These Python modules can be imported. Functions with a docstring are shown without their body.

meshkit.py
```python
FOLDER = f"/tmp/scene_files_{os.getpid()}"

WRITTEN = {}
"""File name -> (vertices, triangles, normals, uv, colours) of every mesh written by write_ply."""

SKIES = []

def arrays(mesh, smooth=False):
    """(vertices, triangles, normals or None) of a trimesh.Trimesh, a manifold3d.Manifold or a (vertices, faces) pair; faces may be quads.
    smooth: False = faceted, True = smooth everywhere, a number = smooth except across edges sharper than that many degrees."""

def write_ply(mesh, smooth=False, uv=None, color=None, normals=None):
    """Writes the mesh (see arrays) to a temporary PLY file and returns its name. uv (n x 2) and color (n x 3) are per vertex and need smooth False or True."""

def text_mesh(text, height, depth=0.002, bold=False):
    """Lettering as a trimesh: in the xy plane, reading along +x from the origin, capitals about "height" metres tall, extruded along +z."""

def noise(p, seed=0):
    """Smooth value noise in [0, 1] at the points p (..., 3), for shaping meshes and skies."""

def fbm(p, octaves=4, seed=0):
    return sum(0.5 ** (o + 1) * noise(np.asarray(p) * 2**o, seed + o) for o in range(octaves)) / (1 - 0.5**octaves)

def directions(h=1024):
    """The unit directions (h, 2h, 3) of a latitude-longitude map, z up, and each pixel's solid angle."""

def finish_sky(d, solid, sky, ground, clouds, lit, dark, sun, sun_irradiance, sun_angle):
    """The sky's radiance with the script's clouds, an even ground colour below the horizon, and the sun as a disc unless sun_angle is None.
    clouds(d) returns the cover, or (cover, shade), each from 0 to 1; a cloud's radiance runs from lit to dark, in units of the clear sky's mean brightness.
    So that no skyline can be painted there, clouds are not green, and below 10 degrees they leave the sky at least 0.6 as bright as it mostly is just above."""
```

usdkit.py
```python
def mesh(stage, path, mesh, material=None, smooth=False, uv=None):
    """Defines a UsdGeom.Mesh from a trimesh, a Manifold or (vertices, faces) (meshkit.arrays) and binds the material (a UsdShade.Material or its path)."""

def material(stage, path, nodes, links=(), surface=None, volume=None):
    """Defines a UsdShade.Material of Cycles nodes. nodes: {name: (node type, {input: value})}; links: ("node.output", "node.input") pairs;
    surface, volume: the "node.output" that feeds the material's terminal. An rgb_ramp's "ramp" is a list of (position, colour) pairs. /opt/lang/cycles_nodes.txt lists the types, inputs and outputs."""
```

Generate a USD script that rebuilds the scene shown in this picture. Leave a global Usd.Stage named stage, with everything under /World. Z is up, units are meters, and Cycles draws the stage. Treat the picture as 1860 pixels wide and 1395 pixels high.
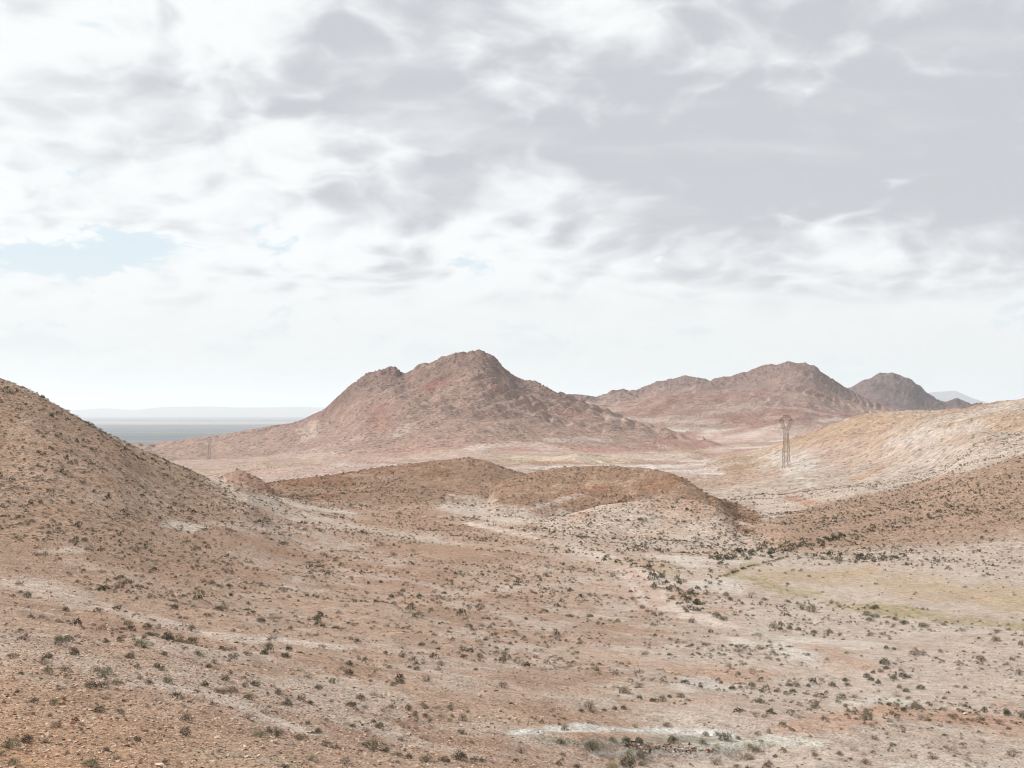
import math
import numpy as np
import trimesh
import usdkit
import meshkit
from scipy.interpolate import RBFInterpolator, RegularGridInterpolator
from scipy.ndimage import gaussian_filter1d
from pxr import Usd, UsdGeom, UsdLux, UsdShade, Gf, Sdf, Vt

stage = Usd.Stage.CreateInMemory()
UsdGeom.SetStageUpAxis(stage, UsdGeom.Tokens.z)
UsdGeom.SetStageMetersPerUnit(stage, 1.0)
world = UsdGeom.Xform.Define(stage, '/World')
stage.SetDefaultPrim(world.GetPrim())
UsdGeom.Scope.Define(stage, '/World/Looks')
T = Sdf.ValueTypeNames

# ------------------------------------------------------------------ camera
# Level view camera with the lens raised: the horizon lies a little below the middle of the picture.
F, CX, HY = 2555.0, 930.0, 748.0         # focal length in pixels of the 1860 px wide photograph, centre column, horizon row
EXPOSURE = 1.5
cam = UsdGeom.Camera.Define(stage, '/World/camera')
cam.CreateHorizontalApertureAttr(36.0)
cam.CreateVerticalApertureAttr(27.0)
cam.CreateFocalLengthAttr(36.0 * F / 1860.0)
cam.CreateVerticalApertureOffsetAttr(36.0 * (HY - 697.5) / 1860.0)
cam.CreateClippingRangeAttr((0.1, 200000.0))
cam.CreateFStopAttr(0.0)
cam.CreateExposureAttr(EXPOSURE)
cam.AddRotateXOp().Set(90.0)

# ------------------------------------------------------------------ sun and sky
SUN_AZ, SUN_EL = math.radians(-76.0), math.radians(43.0)     # from the left, through thin cloud
sun_dir = np.array([math.sin(SUN_AZ) * math.cos(SUN_EL), math.cos(SUN_AZ) * math.cos(SUN_EL), math.sin(SUN_EL)])
sun = UsdLux.DistantLight.Define(stage, '/World/sun')
sun.CreateIntensityAttr(0.6)
sun.CreateAngleAttr(2.0)
sun.CreateNormalizeAttr(True)
sun.CreateColorAttr(Gf.Vec3f(1.0, 0.955, 0.89))
sun.AddTransformOp().Set(Gf.Matrix4d().SetRotate(Gf.Rotation(Gf.Vec3d(0, 0, 1), Gf.Vec3d(*map(float, sun_dir)))))


class Graph:
    """A Cycles node graph written as arithmetic."""
    def __init__(self):
        self.nodes, self.links, self.k = {}, [], 0

    def node(self, kind, **inputs):
        self.k += 1
        name = f"n{self.k}"
        given = {}
        for a, b in inputs.items():
            if isinstance(b, E):
                self.links.append((b.out, f"{name}.{a}"))
            else:
                given[a] = b
        self.nodes[name] = (kind, given)
        return name

    def math(self, op, a, b=0.0, c=0.0, clamp=False):
        return E(self, self.node("math", math_type=op, value1=a, value2=b, value3=c, use_clamp=clamp) + ".value")

    def smooth(self, v, lo, hi, to_lo=0.0, to_hi=1.0):
        return E(self, self.node("map_range", range_type="smoothstep", value=v, from_min=lo, from_max=hi, to_min=to_lo, to_max=to_hi, clamp=True) + ".result")

    def mix(self, fac, a, b, kind="mix"):
        return E(self, self.node("mix", mix_type=kind, fac=fac, color1=a, color2=b) + ".color")

    def noise(self, vec, scale, detail=4.0, rough=0.5, dist=0.0):
        return E(self, self.node("noise_texture", vector=vec, scale=scale, detail=detail, roughness=rough, distortion=dist) + ".fac")

    def xyz(self, x, y, z):
        return E(self, self.node("combine_xyz", x=x, y=y, z=z) + ".vector")


class E:
    def __init__(self, g, out):
        self.g, self.out = g, out
    def __add__(self, o): return self.g.math("add", self, o)
    __radd__ = __add__
    def __sub__(self, o): return self.g.math("subtract", self, o)
    def __rsub__(self, o): return self.g.math("subtract", o, self)
    def __mul__(self, o): return self.g.math("multiply", self, o)
    __rmul__ = __mul__
    def __truediv__(self, o): return self.g.math("divide", self, o)
    def __rtruediv__(self, o): return self.g.math("divide", o, self)


def build_sky():
    g = Graph()
    strength = 0.1
    k = 1.0 / (strength * 2.0 ** EXPOSURE)            # the cloud tones below are as they look at this exposure
    d = E(g, g.node("texture_coordinate") + ".generated")
    sep = g.node("separate_xyz", vector=d)
    x, y, z = (E(g, f"{sep}.{c}") for c in "xyz")
    sky = E(g, g.node("sky_texture", sky_type="single_scattering", sun_disc=False, sun_elevation=SUN_EL, sun_rotation=SUN_AZ, aerosol_density=1.5, vector=d) + ".color")
    zc = g.math("maximum", z, 0.0)
    yy = g.math("maximum", y, 0.05)
    U = x / yy * F + CX                               # direction as tangents, in the photograph's pixels
    V = HY - z / yy * F

    def blob(u0, v0, su, sv):
        a, b = (U - u0) / su, (V - v0) / sv
        return g.math("exponent", (a * a + b * b) * -1.0)

    s = 1.0 / (zc + 0.36)
    p = g.xyz(x * s, y * s, 3.7)
    warp = E(g, g.node("noise_texture", vector=p, scale=4.2, detail=3.0, roughness=0.5) + ".color")
    pw = E(g, g.node("mix", mix_type="add", fac=0.20, color1=p, color2=warp) + ".color")
    to_sun = E(g, g.node("mix", mix_type="add", fac=1.0, color1=pw, color2=(-0.03, -0.03, 0.0)) + ".color")
    def billow(vec, scale, detail):
        v = g.node("voronoi_texture", vector=vec, scale=scale, feature="f1", dimensions="3D", detail=detail, roughness=0.62, lacunarity=2.3, randomness=1.0)
        return 0.80 - E(g, v + ".distance") * 0.95

    n1 = g.noise(pw, 5.2, 11.0, 0.58)
    b1 = billow(pw, 7.5, 3.0)
    b2 = billow(to_sun, 7.5, 1.0)
    n2 = g.noise(g.xyz(x * s * 0.8, y * s, 9.1), 3.1, 9.0, 0.55)
    bias = None
    for amp, *b in SKY_BLOBS:
        t = blob(*b) * amp
        bias = t if bias is None else bias + t
    low = g.smooth(V, 490.0, 640.0)
    dens = (n1 - 0.5) * 0.95 + (b1 - 0.28) * 0.36 + 0.60 + bias - low * 0.06
    cover = g.smooth(dens, 0.17, 0.32)
    relief = (b2 - b1) * 0.60
    thick = g.smooth(dens + (n2 - 0.5) * 0.75 + relief, 0.53, 1.12)
    streak = g.noise(g.xyz(x * s * 0.5, y * s * 1.1, 2.2), 5.0, 7.0, 0.5)
    thick = thick * (1.0 - g.smooth(streak, 0.46, 0.70) * 0.40)
    thick = thick * (1.0 - g.smooth(V, 510.0, 590.0) * 0.8)
    white = tuple(k * c for c in (0.955, 0.975, 0.985))
    grey = tuple(k * c for c in (0.575, 0.592, 0.632))
    cloud = g.mix(thick, white, grey)
    puffs = None
    for amp, *b in SKY_PUFFS:
        t = blob(*b) * amp
        puffs = t if puffs is None else puffs + t
    puff = (b1 - 0.30) * 0.5 + (n1 - 0.5) * 0.6 + puffs - 0.03
    cloud = g.mix(g.smooth(puff, 0.10, 0.22) * g.smooth(relief + puff * 0.5, -0.12, 0.10), cloud, white)
    pale = tuple(k * c for c in (0.69, 0.80, 0.865))
    clear = g.mix(0.965, sky, pale)
    c = g.mix(cover, clear, cloud)
    veil = tuple(k * c for c in (0.815, 0.843, 0.838))
    c = g.mix(g.smooth(V, 430.0, 690.0) * 0.88, c, veil)
    bg = g.node("background_shader", color=c, strength=strength)
    return usdkit.material(stage, '/World/Looks/cloudy_sky', g.nodes, g.links, surface=f"{bg}.background")


SKY_PUFFS = [    # sunlit heads of cumulus in front of the grey
    (0.26, 1345, 452, 85, 34), (0.30, 1620, 462, 60, 40), (0.26, 1700, 425, 70, 26), (0.28, 1815, 415, 50, 28), (0.24, 1470, 370, 70, 20), (0.28, 1458, 414, 18, 9),
    (0.26, 1190, 470, 60, 40), (0.24, 1050, 440, 130, 34), (0.26, 1090, 332, 90, 10), (0.20, 905, 40, 20, 14), (0.20, 1235, 40, 50, 50), (0.24, 560, 275, 100, 26), (0.20, 330, 75, 110, 40), (0.24, 490, 308, 20, 10), (0.2, 340, 470, 110, 36), (0.2, 110, 400, 60, 20), (0.16, 1650, 160, 70, 16),
]
# amount, column, row, half widths: where the overcast is thick (+) and where it opens (-)
SKY_BLOBS = [
    (0.06, 260, 210, 380, 200),
    (0.12, 1000, 285, 230, 50), (0.10, 1050, 375, 280, 40), (0.26, 1850, 150, 300, 260), (0.16, 1860, 330, 260, 70), (0.34, 1500, 110, 680, 320), (0.28, 900, 120, 430, 170), (0.26, 1300, 350, 520, 85), (0.20, 620, 70, 220, 110), (0.08, 1300, 560, 600, 36), (0.07, 300, 590, 300, 30), (0.30, 1500, 250, 600, 90),
    (0.24, 1750, 480, 300, 55), (0.17, 1330, 495, 170, 30), (0.13, 330, 260, 150, 45), (0.12, 90, 390, 80, 40), (0.13, 520, 330, 230, 32), (0.10, 260, 370, 120, 20), (0.10, 100, 250, 90, 26), (0.10, 50, 40, 60, 50), (0.14, 285, 90, 60, 110), (0.14, 90, 30, 90, 50), (0.06, 1300, 540, 500, 50),
    (0.10, 60, 160, 130, 70), (-0.06, 330, 60, 110, 70), (-0.10, 560, 270, 120, 30), (-0.30, 190, 452, 120, 38), (-0.24, 70, 470, 110, 30), (-0.20, 140, 312, 34, 14),
    (-0.09, 1180, 40, 110, 60), (-0.14, 1080, 330, 110, 12), (-0.16, 1340, 455, 80, 30), (-0.20, 1620, 450, 70, 34), (-0.16, 1810, 415, 60, 24), (-0.16, 1470, 368, 60, 16), (-0.10, 1830, 70, 70, 40),
]
dome = UsdLux.DomeLight.Define(stage, '/World/sky_light')
UsdShade.MaterialBindingAPI.Apply(dome.GetPrim()).Bind(build_sky())

# ------------------------------------------------------------------ helpers
used = {}


def path_of(name, parent=None):
    base = (parent.GetPath().pathString if parent is not None else '/World')
    key = (base, name)
    n = used.get(key, 0)
    used[key] = n + 1
    return f"{base}/{name}" + (f"_{n:03d}" if n else "")


def say(prim, label=None, category=None, group=None, kind=None):
    for a, b in (("label", label), ("category", category), ("group", group), ("kind", kind)):
        if b:
            prim.SetCustomDataByKey(a, b)
    return prim


def lin(c):
    c = np.asarray(c, float) / 255.0
    return np.where(c <= 0.04045, c / 12.92, ((c + 0.055) / 1.055) ** 2.4)


LIGHT = 1.80      # what a white surface lying open to this sky would show


def alb(*c):
    return lin(c) / LIGHT


def smoothstep(a, b, x):
    t = np.clip((x - a) / (b - a), 0, 1)
    return t * t * (3 - 2 * t)


def fbm(X, Y, scale, octaves=4, seed=0, gain=0.5, z=None):
    P = np.stack([X / scale, Y / scale, np.zeros_like(X) + 0.37 if z is None else z / scale], -1)
    out, amp, tot = 0.0, 1.0, 0.0
    for o in range(octaves):
        out = out + amp * meshkit.noise(P * 2.03 ** o + 17.3 * o, seed + o)
        tot += amp
        amp *= gain
    return out / tot


def ridged(X, Y, scale, octaves=3, seed=0):
    P = np.stack([X / scale, Y / scale, np.zeros_like(X) + 0.71], -1)
    out, amp, tot = 0.0, 1.0, 0.0
    for o in range(octaves):
        out = out + amp * (1 - np.abs(2 * meshkit.noise(P * 2.07 ** o + 9.1 * o, seed + o) - 1))
        tot += amp
        amp *= 0.5
    return out / tot

# ------------------------------------------------------------------ terrain: a height field round the viewpoint
# What is known of the land, as (column, row) of the photograph with the distance ahead in metres, or with the height for hidden ground.
SEEN = [
    (0, 1395, 55), (400, 1395, 65), (700, 1395, 78), (1000, 1395, 92), (1300, 1395, 104), (1600, 1395, 112), (1860, 1395, 118),
    (0, 1320, 66), (400, 1320, 80), (700, 1320, 98), (1000, 1320, 114), (1300, 1320, 128), (1600, 1320, 138), (1860, 1320, 145),
    (0, 1250, 82), (400, 1250, 102), (700, 1250, 125), (1000, 1250, 145), (1300, 1250, 160), (1600, 1250, 170), (1860, 1250, 176),
    (0, 1180, 104), (400, 1180, 132), (700, 1180, 160), (1000, 1180, 182), (1300, 1180, 197), (1600, 1180, 205), (1860, 1180, 210),
    (0, 1100, 140), (400, 1100, 180), (700, 1100, 212), (1000, 1100, 236), (1300, 1100, 250), (1600, 1100, 258), (1860, 1100, 262),
    (0, 1030, 176), (300, 1030, 215), (500, 1030, 250), (700, 1030, 282), (1000, 1030, 305), (1300, 1030, 318), (1600, 1030, 325), (1860, 1030, 322),
    (0, 980, 205), (300, 980, 255), (500, 980, 300), (700, 980, 345), (1000, 980, 380), (1300, 980, 395), (1550, 980, 400), (1860, 980, 360),
    (500, 950, 340), (600, 950, 370), (700, 950, 400), (900, 950, 430), (1550, 950, 440), (1700, 950, 420), (1860, 950, 395),
    (0, 900, 245), (200, 900, 280), (350, 900, 330), (450, 900, 365), (1550, 905, 530), (1700, 905, 490), (1860, 900, 450),
    (0, 850, 275), (150, 850, 300), (0, 800, 300), (100, 800, 315), (0, 750, 318), (1750, 850, 560), (1860, 850, 520),
    (-150, 800, 280), (-150, 690, 330), (-150, 900, 230), (-150, 1100, 130), (-150, 1395, 50),
    (1560, 870, 700), (1700, 865, 620), (1440, 868, 760), (1440, 903, 640), (1430, 848, 1000), (1560, 848, 800), (1700, 840, 690),
    (1860, 800, 680), (1860, 750, 800), (1700, 790, 800), (1560, 800, 950), (1490, 815, 1020),
    (1300, 940, 500), (1300, 882, 850), (1300, 852, 1150), (1300, 825, 1700), (1300, 793, 2600), (1300, 775, 3200),
    (1000, 853, 1150), (1000, 828, 1500), (1000, 804, 2000), (1000, 786, 2700), (750, 846, 1200), (750, 836, 1500),
    (500, 868, 1050), (500, 852, 1300), (2050, 1395, 122), (2050, 1100, 265), (2050, 950, 380), (2050, 850, 480), (2050, 750, 760),
]
HIDDEN = [   # column, distance, height
    (0, 420, 0), (0, 600, -25), (0, 1000, -58), (200, 450, -20), (200, 650, -45), (400, 520, -36), (400, 700, -46), (300, 1500, -62), (300, 3000, -115), (300, 5200, -158),
    (600, 700, -42), (850, 800, -42), (1150, 750, -43), (800, 3000, -60), (800, 5200, -110), (1300, 4500, -60), (1300, 6000, -110), (1860, 1500, -38), (1860, 3000, -55), (1860, 6000, -110),
    (1600, 1600, -38), (1600, 2500, -42), (-150, 450, -5), (-150, 1000, -60), (-150, 3000, -120), (-150, 5200, -160), (2050, 1500, -38), (2050, 5200, -110),
    (0, 2, -1.75), (930, 2, -1.75), (1860, 2, -1.75), (0, 8, -3.2), (930, 8, -3.6), (1860, 8, -4.0), (0, 22, -6.8), (930, 24, -8.6), (1860, 26, -10.0), (-300, 8, -3.2), (2150, 8, -4.0), (-300, 24, -6.6), (2150, 26, -10.2),
]
pts, val = [], []
for px, py, Y in SEEN:
    pts.append((px / 420.0, 1.15 * math.log(Y)))
    val.append(-(py - HY) / F)
for px, Y, z in HIDDEN:
    pts.append((px / 420.0, 1.15 * math.log(Y)))
    val.append(z / Y)
rbf = RBFInterpolator(np.array(pts), np.array(val), kernel='thin_plate_spline', smoothing=1e-4)

cols = np.concatenate([np.arange(-140.0, 2000.1, 2.0)])
th_fine = np.arctan((cols - CX) / F)
th_left = np.radians(np.concatenate([np.arange(-180, -60, 6.0), np.arange(-60, np.degrees(th_fine[0]) - 0.6, 1.5)]))
th_right = np.radians(np.concatenate([np.arange(math.ceil(np.degrees(th_fine[-1]) + 0.6), 60, 1.5), np.arange(60, 180.1, 6.0)]))
TH = np.concatenate([th_left, th_fine, th_right])
C0, C1 = len(th_left), len(th_left) + len(th_fine)


def steps(a, b, ratio):
    n = max(1, int(round(math.log(b / a) / math.log(1 + ratio))))
    return np.geomspace(a, b, n + 1)[:-1]


R = np.concatenate([[0.02, 0.6, 1.2], steps(2.0, 46, 0.28), steps(46, 98, 0.0060), steps(98, 128, 0.0028), steps(128, 320, 0.0060), steps(320, 480, 0.0075), steps(480, 1000, 0.0070), steps(1000, 2700, 0.0036), steps(2700, 6800, 0.0062), [6800.0]])
NR, NC = len(R), len(TH)
PXc = np.clip(CX + F * np.tan(np.clip(TH, -1.2, 1.2)), -300, 2150)      # column, held constant outside the view
COSC = np.cos(np.clip(TH, -0.45, 0.45))
X = R[:, None] * np.sin(TH)[None]
Yw = R[:, None] * np.cos(TH)[None]
YD = R[:, None] * COSC[None]                                            # distance ahead
PX = np.broadcast_to(PXc[None], X.shape)
# the spline on a coarse grid
gx = np.linspace(-300, 2150, 99)
gy = np.log(np.geomspace(1.0, 7000, 240))
GX, GY = np.meshgrid(gx, gy)
gt = rbf(np.stack([GX.ravel() / 420.0, 1.15 * GY.ravel()], -1)).reshape(GX.shape)
base_t = RegularGridInterpolator((gy, gx), gt, method='cubic' if False else 'linear', bounds_error=False, fill_value=None)
Z0 = base_t(np.stack([np.log(YD).ravel(), PX.ravel()], -1)).reshape(X.shape) * YD

# relief of the near ground and of the badlands
w_mid = smoothstep(700, 1100, YD) * (1 - smoothstep(3800, 5200, YD))
Z0 = Z0 + (fbm(X, Yw, 34, 4, 3) - 0.5) * 3.4 * smoothstep(40, 110, YD) * (1 - 0.75 * smoothstep(1250, 1500, PX) * smoothstep(230, 260, YD) * (1 - smoothstep(340, 380, YD)))
Z0 = Z0 + (ridged(X * 0.55 + Yw * 0.4, Yw * 0.55 - X * 0.2, 30, 3, 8) - 0.55) * 3.2 * smoothstep(190, 300, YD) * (1 - smoothstep(900, 1300, YD))
Z0 = Z0 + (fbm(X, Yw, 5.0, 3, 31) - 0.5) * 0.8 * (1 - smoothstep(700, 1000, YD))
Z0 = Z0 + (ridged(X * 0.5 + Yw * 0.35, Yw * 0.5 - X * 0.2, 8.5, 3, 37) - 0.55) * 0.9 * smoothstep(60, 150, YD) * (1 - smoothstep(700, 1000, YD))
Z0 = Z0 + w_mid * ((ridged(X, Yw * 0.55, 150, 4, 11) - 0.6) * 15.0 + (fbm(X, Yw * 0.6, 55, 4, 19) - 0.5) * 9.0)
near_row = int(np.searchsorted(R, 2.0))
Z0[:near_row] = Z0[near_row].mean()
far_fall = smoothstep(5200, 6800, YD)
Z0 = Z0 * (1 - far_fall) + (-175.0) * far_fall

# gully with a grey mud bank near the bottom edge
bank_y = np.interp(PXc, [900, 950, 1060, 1150, 1300, 1420, 1480], [113, 112.5, 112, 114.5, 118, 121, 122])[None]
gw = np.interp(PXc, [900, 960, 1080, 1180, 1340, 1430, 1480], [0, 0.25, 0.6, 0.8, 0.8, 0.2, 0])[None]
dist = bank_y - YD + (fbm(X, Yw, 7, 3, 41) - 0.5) * 2.5
Z0 = Z0 - gw * 1.15 * smoothstep(0.0, 3.0, dist) * (1 - smoothstep(7.0, 24.0, dist))
Z0 = Z0 + 0.5 * np.exp(-((PX - 1062) / 40.0) ** 2 - ((YD - 112.5) / 2.6) ** 2)

RIDGES = [
    # name, crest (column, row, distance), front width, back width, front power, back power, erosion, crags
    ('outcrop', [(340, 880, 468), (380, 872, 468), (400, 866, 470), (418, 858, 474), (434, 853, 476), (450, 859, 476), (470, 869, 476), (495, 879, 474), (530, 892, 470)], 50, 60, 1.2, 1.1, 1.0, 0.8),
    ('brown_hill', [(400, 888, 560), (470, 880, 560), (520, 872, 565), (600, 863, 575), (700, 848, 590), (780, 838, 600), (850, 831, 605), (885, 837, 605), (915, 849, 602), (940, 858, 600), (975, 864, 592), (1010, 872, 585), (1060, 890, 575)], 165, 170, 1.45, 1.2, 1.6, 0.5),
    ('brown_hump', [(850, 905, 520), (900, 880, 522), (945, 863, 525), (990, 853, 528), (1040, 847, 530), (1100, 846, 530), (1160, 849, 525), (1210, 856, 515), (1245, 870, 505), (1275, 892, 495), (1310, 916, 480), (1340, 945, 468), (1365, 975, 460), (1400, 1010, 455)], 85, 150, 1.2, 1.2, 1.4, 0.8),
    ('pale_mound', [(960, 965, 425), (1010, 940, 432), (1090, 918, 440), (1180, 906, 446), (1260, 908, 446), (1300, 922, 440), (1335, 952, 425), (1380, 1010, 410), (1440, 1080, 400)], 60, 50, 1.3, 1.2, 1.0, 0.3),
    ('tan_mound', [(940, 850, 1250), (1000, 834, 1260), (1048, 822, 1270), (1090, 828, 1270), (1140, 842, 1260), (1170, 850, 1260)], 120, 140, 1.3, 1.2, 3.0, 0.6),
    ('tan_knoll', [(1140, 836, 1500), (1195, 823, 1500), (1236, 814, 1500), (1270, 820, 1500), (1315, 834, 1500)], 100, 120, 1.2, 1.2, 3.0, 0.6),
    ('pink_ridge', [(1060, 846, 1640), (1130, 828, 1700), (1190, 806, 1750), (1230, 797, 1800), (1290, 800, 1850), (1350, 812, 1850)], 240, 260, 1.3, 1.2, 4.0, 0.8),
    ('right_hill', [(1280, 880, 1150), (1340, 850, 1150), (1385, 828, 1160), (1430, 802, 1180), (1490, 777, 1180), (1560, 753, 1120), (1640, 745, 1020), (1700, 744, 960), (1760, 740, 900), (1800, 730, 870), (1840, 725, 850), (1900, 722, 830), (2000, 715, 800)], 300, 420, 1.25, 1.2, 3.5, 1.2),
    ('main_mountain', [(150, 830, 2650), (255, 809, 2620), (330, 798, 2560), (400, 790, 2500), (480, 776, 2440), (540, 766, 2400), (590, 742, 2330), (618, 716, 2300), (640, 695, 2280), (665, 681, 2260), (690, 671, 2250), (712, 668, 2240), (735, 676, 2240), (752, 668, 2235), (800, 650, 2220), (835, 641, 2205), (868, 635, 2200), (893, 643, 2210), (908, 662, 2215), (940, 685, 2235), (956, 692, 2250), (980, 694, 2260), (1003, 709, 2270), (1040, 727, 2270), (1110, 752, 2250), (1200, 785, 2200), (1280, 812, 2100)], 760, 700, 1.28, 1.3, 17.0, 8.5),
    ('second_mountain', [(960, 735, 3700), (1010, 716, 3700), (1050, 716, 3700), (1085, 721, 3700), (1110, 709, 3680), (1125, 706, 3680), (1160, 709, 3680), (1190, 695, 3650), (1240, 684, 3620), (1265, 682, 3600), (1290, 688, 3600), (1320, 686, 3600), (1370, 670, 3560), (1400, 661, 3540), (1440, 656, 3520), (1480, 665, 3520), (1500, 680, 3540), (1540, 706, 3600), (1600, 740, 3650), (1680, 765, 3650)], 1150, 800, 1.3, 1.3, 20.0, 10.0),
    ('third_mountain', [(1450, 745, 5400), (1540, 707, 5400), (1570, 689, 5380), (1600, 679, 5360), (1622, 678, 5350), (1650, 685, 5350), (1668, 697, 5360), (1682, 711, 5380), (1700, 723, 5400), (1718, 730, 5420), (1738, 722, 5400), (1770, 736, 5420), (1850, 752, 5420)], 1100, 700, 1.25, 1.2, 24.0, 12.0),
]
JAGGED = {'main_mountain': (5.0, 610, 1010), 'second_mountain': (3.2, 1080, 1520), 'third_mountain': (3.6, 1560, 1720), 'right_hill': (1.8, 1500, 2100), 'brown_hump': (1.2, 950, 1300)}
Z = Z0.copy()
comp = np.zeros(Z.shape, np.int16)
shape_of = {}
WGT = np.zeros(Z.shape, np.float32)
crest_py = {}
for k, (name, crest, wf, wb, pf, pb, ero, crag) in enumerate(RIDGES, 1):
    cp = np.array(crest, float)
    pxs = gaussian_filter1d(np.interp(PXc, cp[:, 0], cp[:, 1]), 0.8)
    rough = 0.0 * PXc
    smooth_px = pxs
    jag = JAGGED.get(name)
    if jag:                                                             # broken rock along the top
        amp, lo, hi = jag
        q = np.stack([PXc, 0 * PXc + 3.1 * k, 0 * PXc], -1)
        rough = (meshkit.noise(q / 17.0, 800 + k) - 0.5) * 1.3 + (meshkit.noise(q / 7.5, 820 + k) - 0.5) * 1.0 + (np.floor(meshkit.noise(q / 11.0, 840 + k) * 4) / 4 - 0.4) * 0.7
        pxs = pxs + amp * rough * np.clip((PXc - lo) / 25, 0.15, 1) * np.clip((hi - PXc) / 25, 0.15, 1)
    crest_py[name] = pxs
    ys = gaussian_filter1d(np.interp(PXc, cp[:, 0], cp[:, 2]), 12.0)
    zc = (HY - smooth_px) / F * ys
    z_rough = -(pxs - smooth_px) / F * ys
    fade = np.clip((PXc - cp[0, 0]) / 60.0, 0, 1) * np.clip((cp[-1, 0] - PXc) / 60.0, 0, 1) if name != 'right_hill' else np.clip((PXc - cp[0, 0]) / 60.0, 0, 1)
    rows = (R > ys.min() - wf * 1.2) & (R < (ys.max() + wb) * 1.12)
    i0, i1 = np.nonzero(rows)[0][[0, -1]]
    sl = slice(i0, i1 + 1)
    x, yw, yd, zb = X[sl], Yw[sl], YD[sl], Z0[sl]
    sc = max(wf, 60) / 10.0
    jig = (fbm(x, yw, sc * 2.2, 3, 50 + k) - 0.5) * wf * 0.22
    dd = yd - ys[None] + jig * smoothstep(0, wf * 0.5, np.abs(yd - ys[None]))
    t = np.where(dd < 0, np.clip(-dd / wf, 0, 1), np.clip(dd / wb, 0, 1))
    s = np.where(dd < 0, (1 - t) ** pf, (1 - t) ** pb)
    # round the very top a little
    fade = fade * fade * (3 - 2 * fade)
    zl = gaussian_filter1d(zc, 42.0 if 'mountain' in name else 6.0)         # dips of the skyline die out down the face
    zce = zl[None] + (zc - zl)[None] * smoothstep(0.40, 0.96, s)
    zr = zb + np.maximum(zce - zb, 0) * s * fade[None]
    rill = ridged(x + 0.25 * yw, yw * (0.16 if 'mountain' in name else 0.30), sc * 1.05, 4, 70 + k)
    zr = zr + (rill - 0.62) * ero * 4 * s * (1 - s) * 1.2 * fade[None]
    zr = zr + (fbm(x, yw, sc * 0.9, 4, 90 + k, 0.55) - 0.5) * ero * (0.55 if 'mountain' in name else 0.9) * smoothstep(0.02, 0.3, s) * fade[None]
    zr = zr + z_rough[None] * smoothstep(0.88, 0.99, s)
    cr = smoothstep(0.66, 0.95, s)
    if name == 'main_mountain':              # the long shoulder is smooth
        cr = cr * np.interp(PXc, [255, 560, 625, 1000, 1080], [0.25, 0.4, 1, 1, 0.2])[None]
    zr = zr + (ridged(x + 0.5 * yw, yw * 0.7, sc * 0.30, 4, 110 + k) - 0.6) * crag * cr * 2.2
    zr = zr + (np.abs(fbm(x, yw * 0.5, sc * 0.17, 4, 130 + k, 0.6) - 0.5)) * crag * 1.6 * (cr if name == 'main_mountain' else smoothstep(0.45, 0.95, s))
    if name == 'right_hill':                 # small ledges and rough blocks
        zr = zr + (ridged(x * 0.7 + yw * 0.5, yw * 0.6 - x * 0.2, 16, 4, 210) - 0.55) * 3.4 * smoothstep(0.0, 0.3, s) + (fbm(x, yw, 34, 4, 214) - 0.5) * 5.0 * smoothstep(0.0, 0.3, s)
    if name.endswith('mountain'):            # tilted beds of harder rock stand out as ledges
        bed = (zr - 0.42 * x + (fbm(x, yw, 160, 3, 150 + k) - 0.5) * 50) / 16.0
        bed = bed - np.floor(bed)
        zr = zr + (smoothstep(0.0, 0.75, bed) - smoothstep(0.78, 1.0, bed)) * 5.5 * smoothstep(0.44, 0.56, fbm(x, yw, 120, 3, 170 + k)) * smoothstep(0.22, 0.45, s)
    rows_t = np.where(dd < 0, t, 0)
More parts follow.
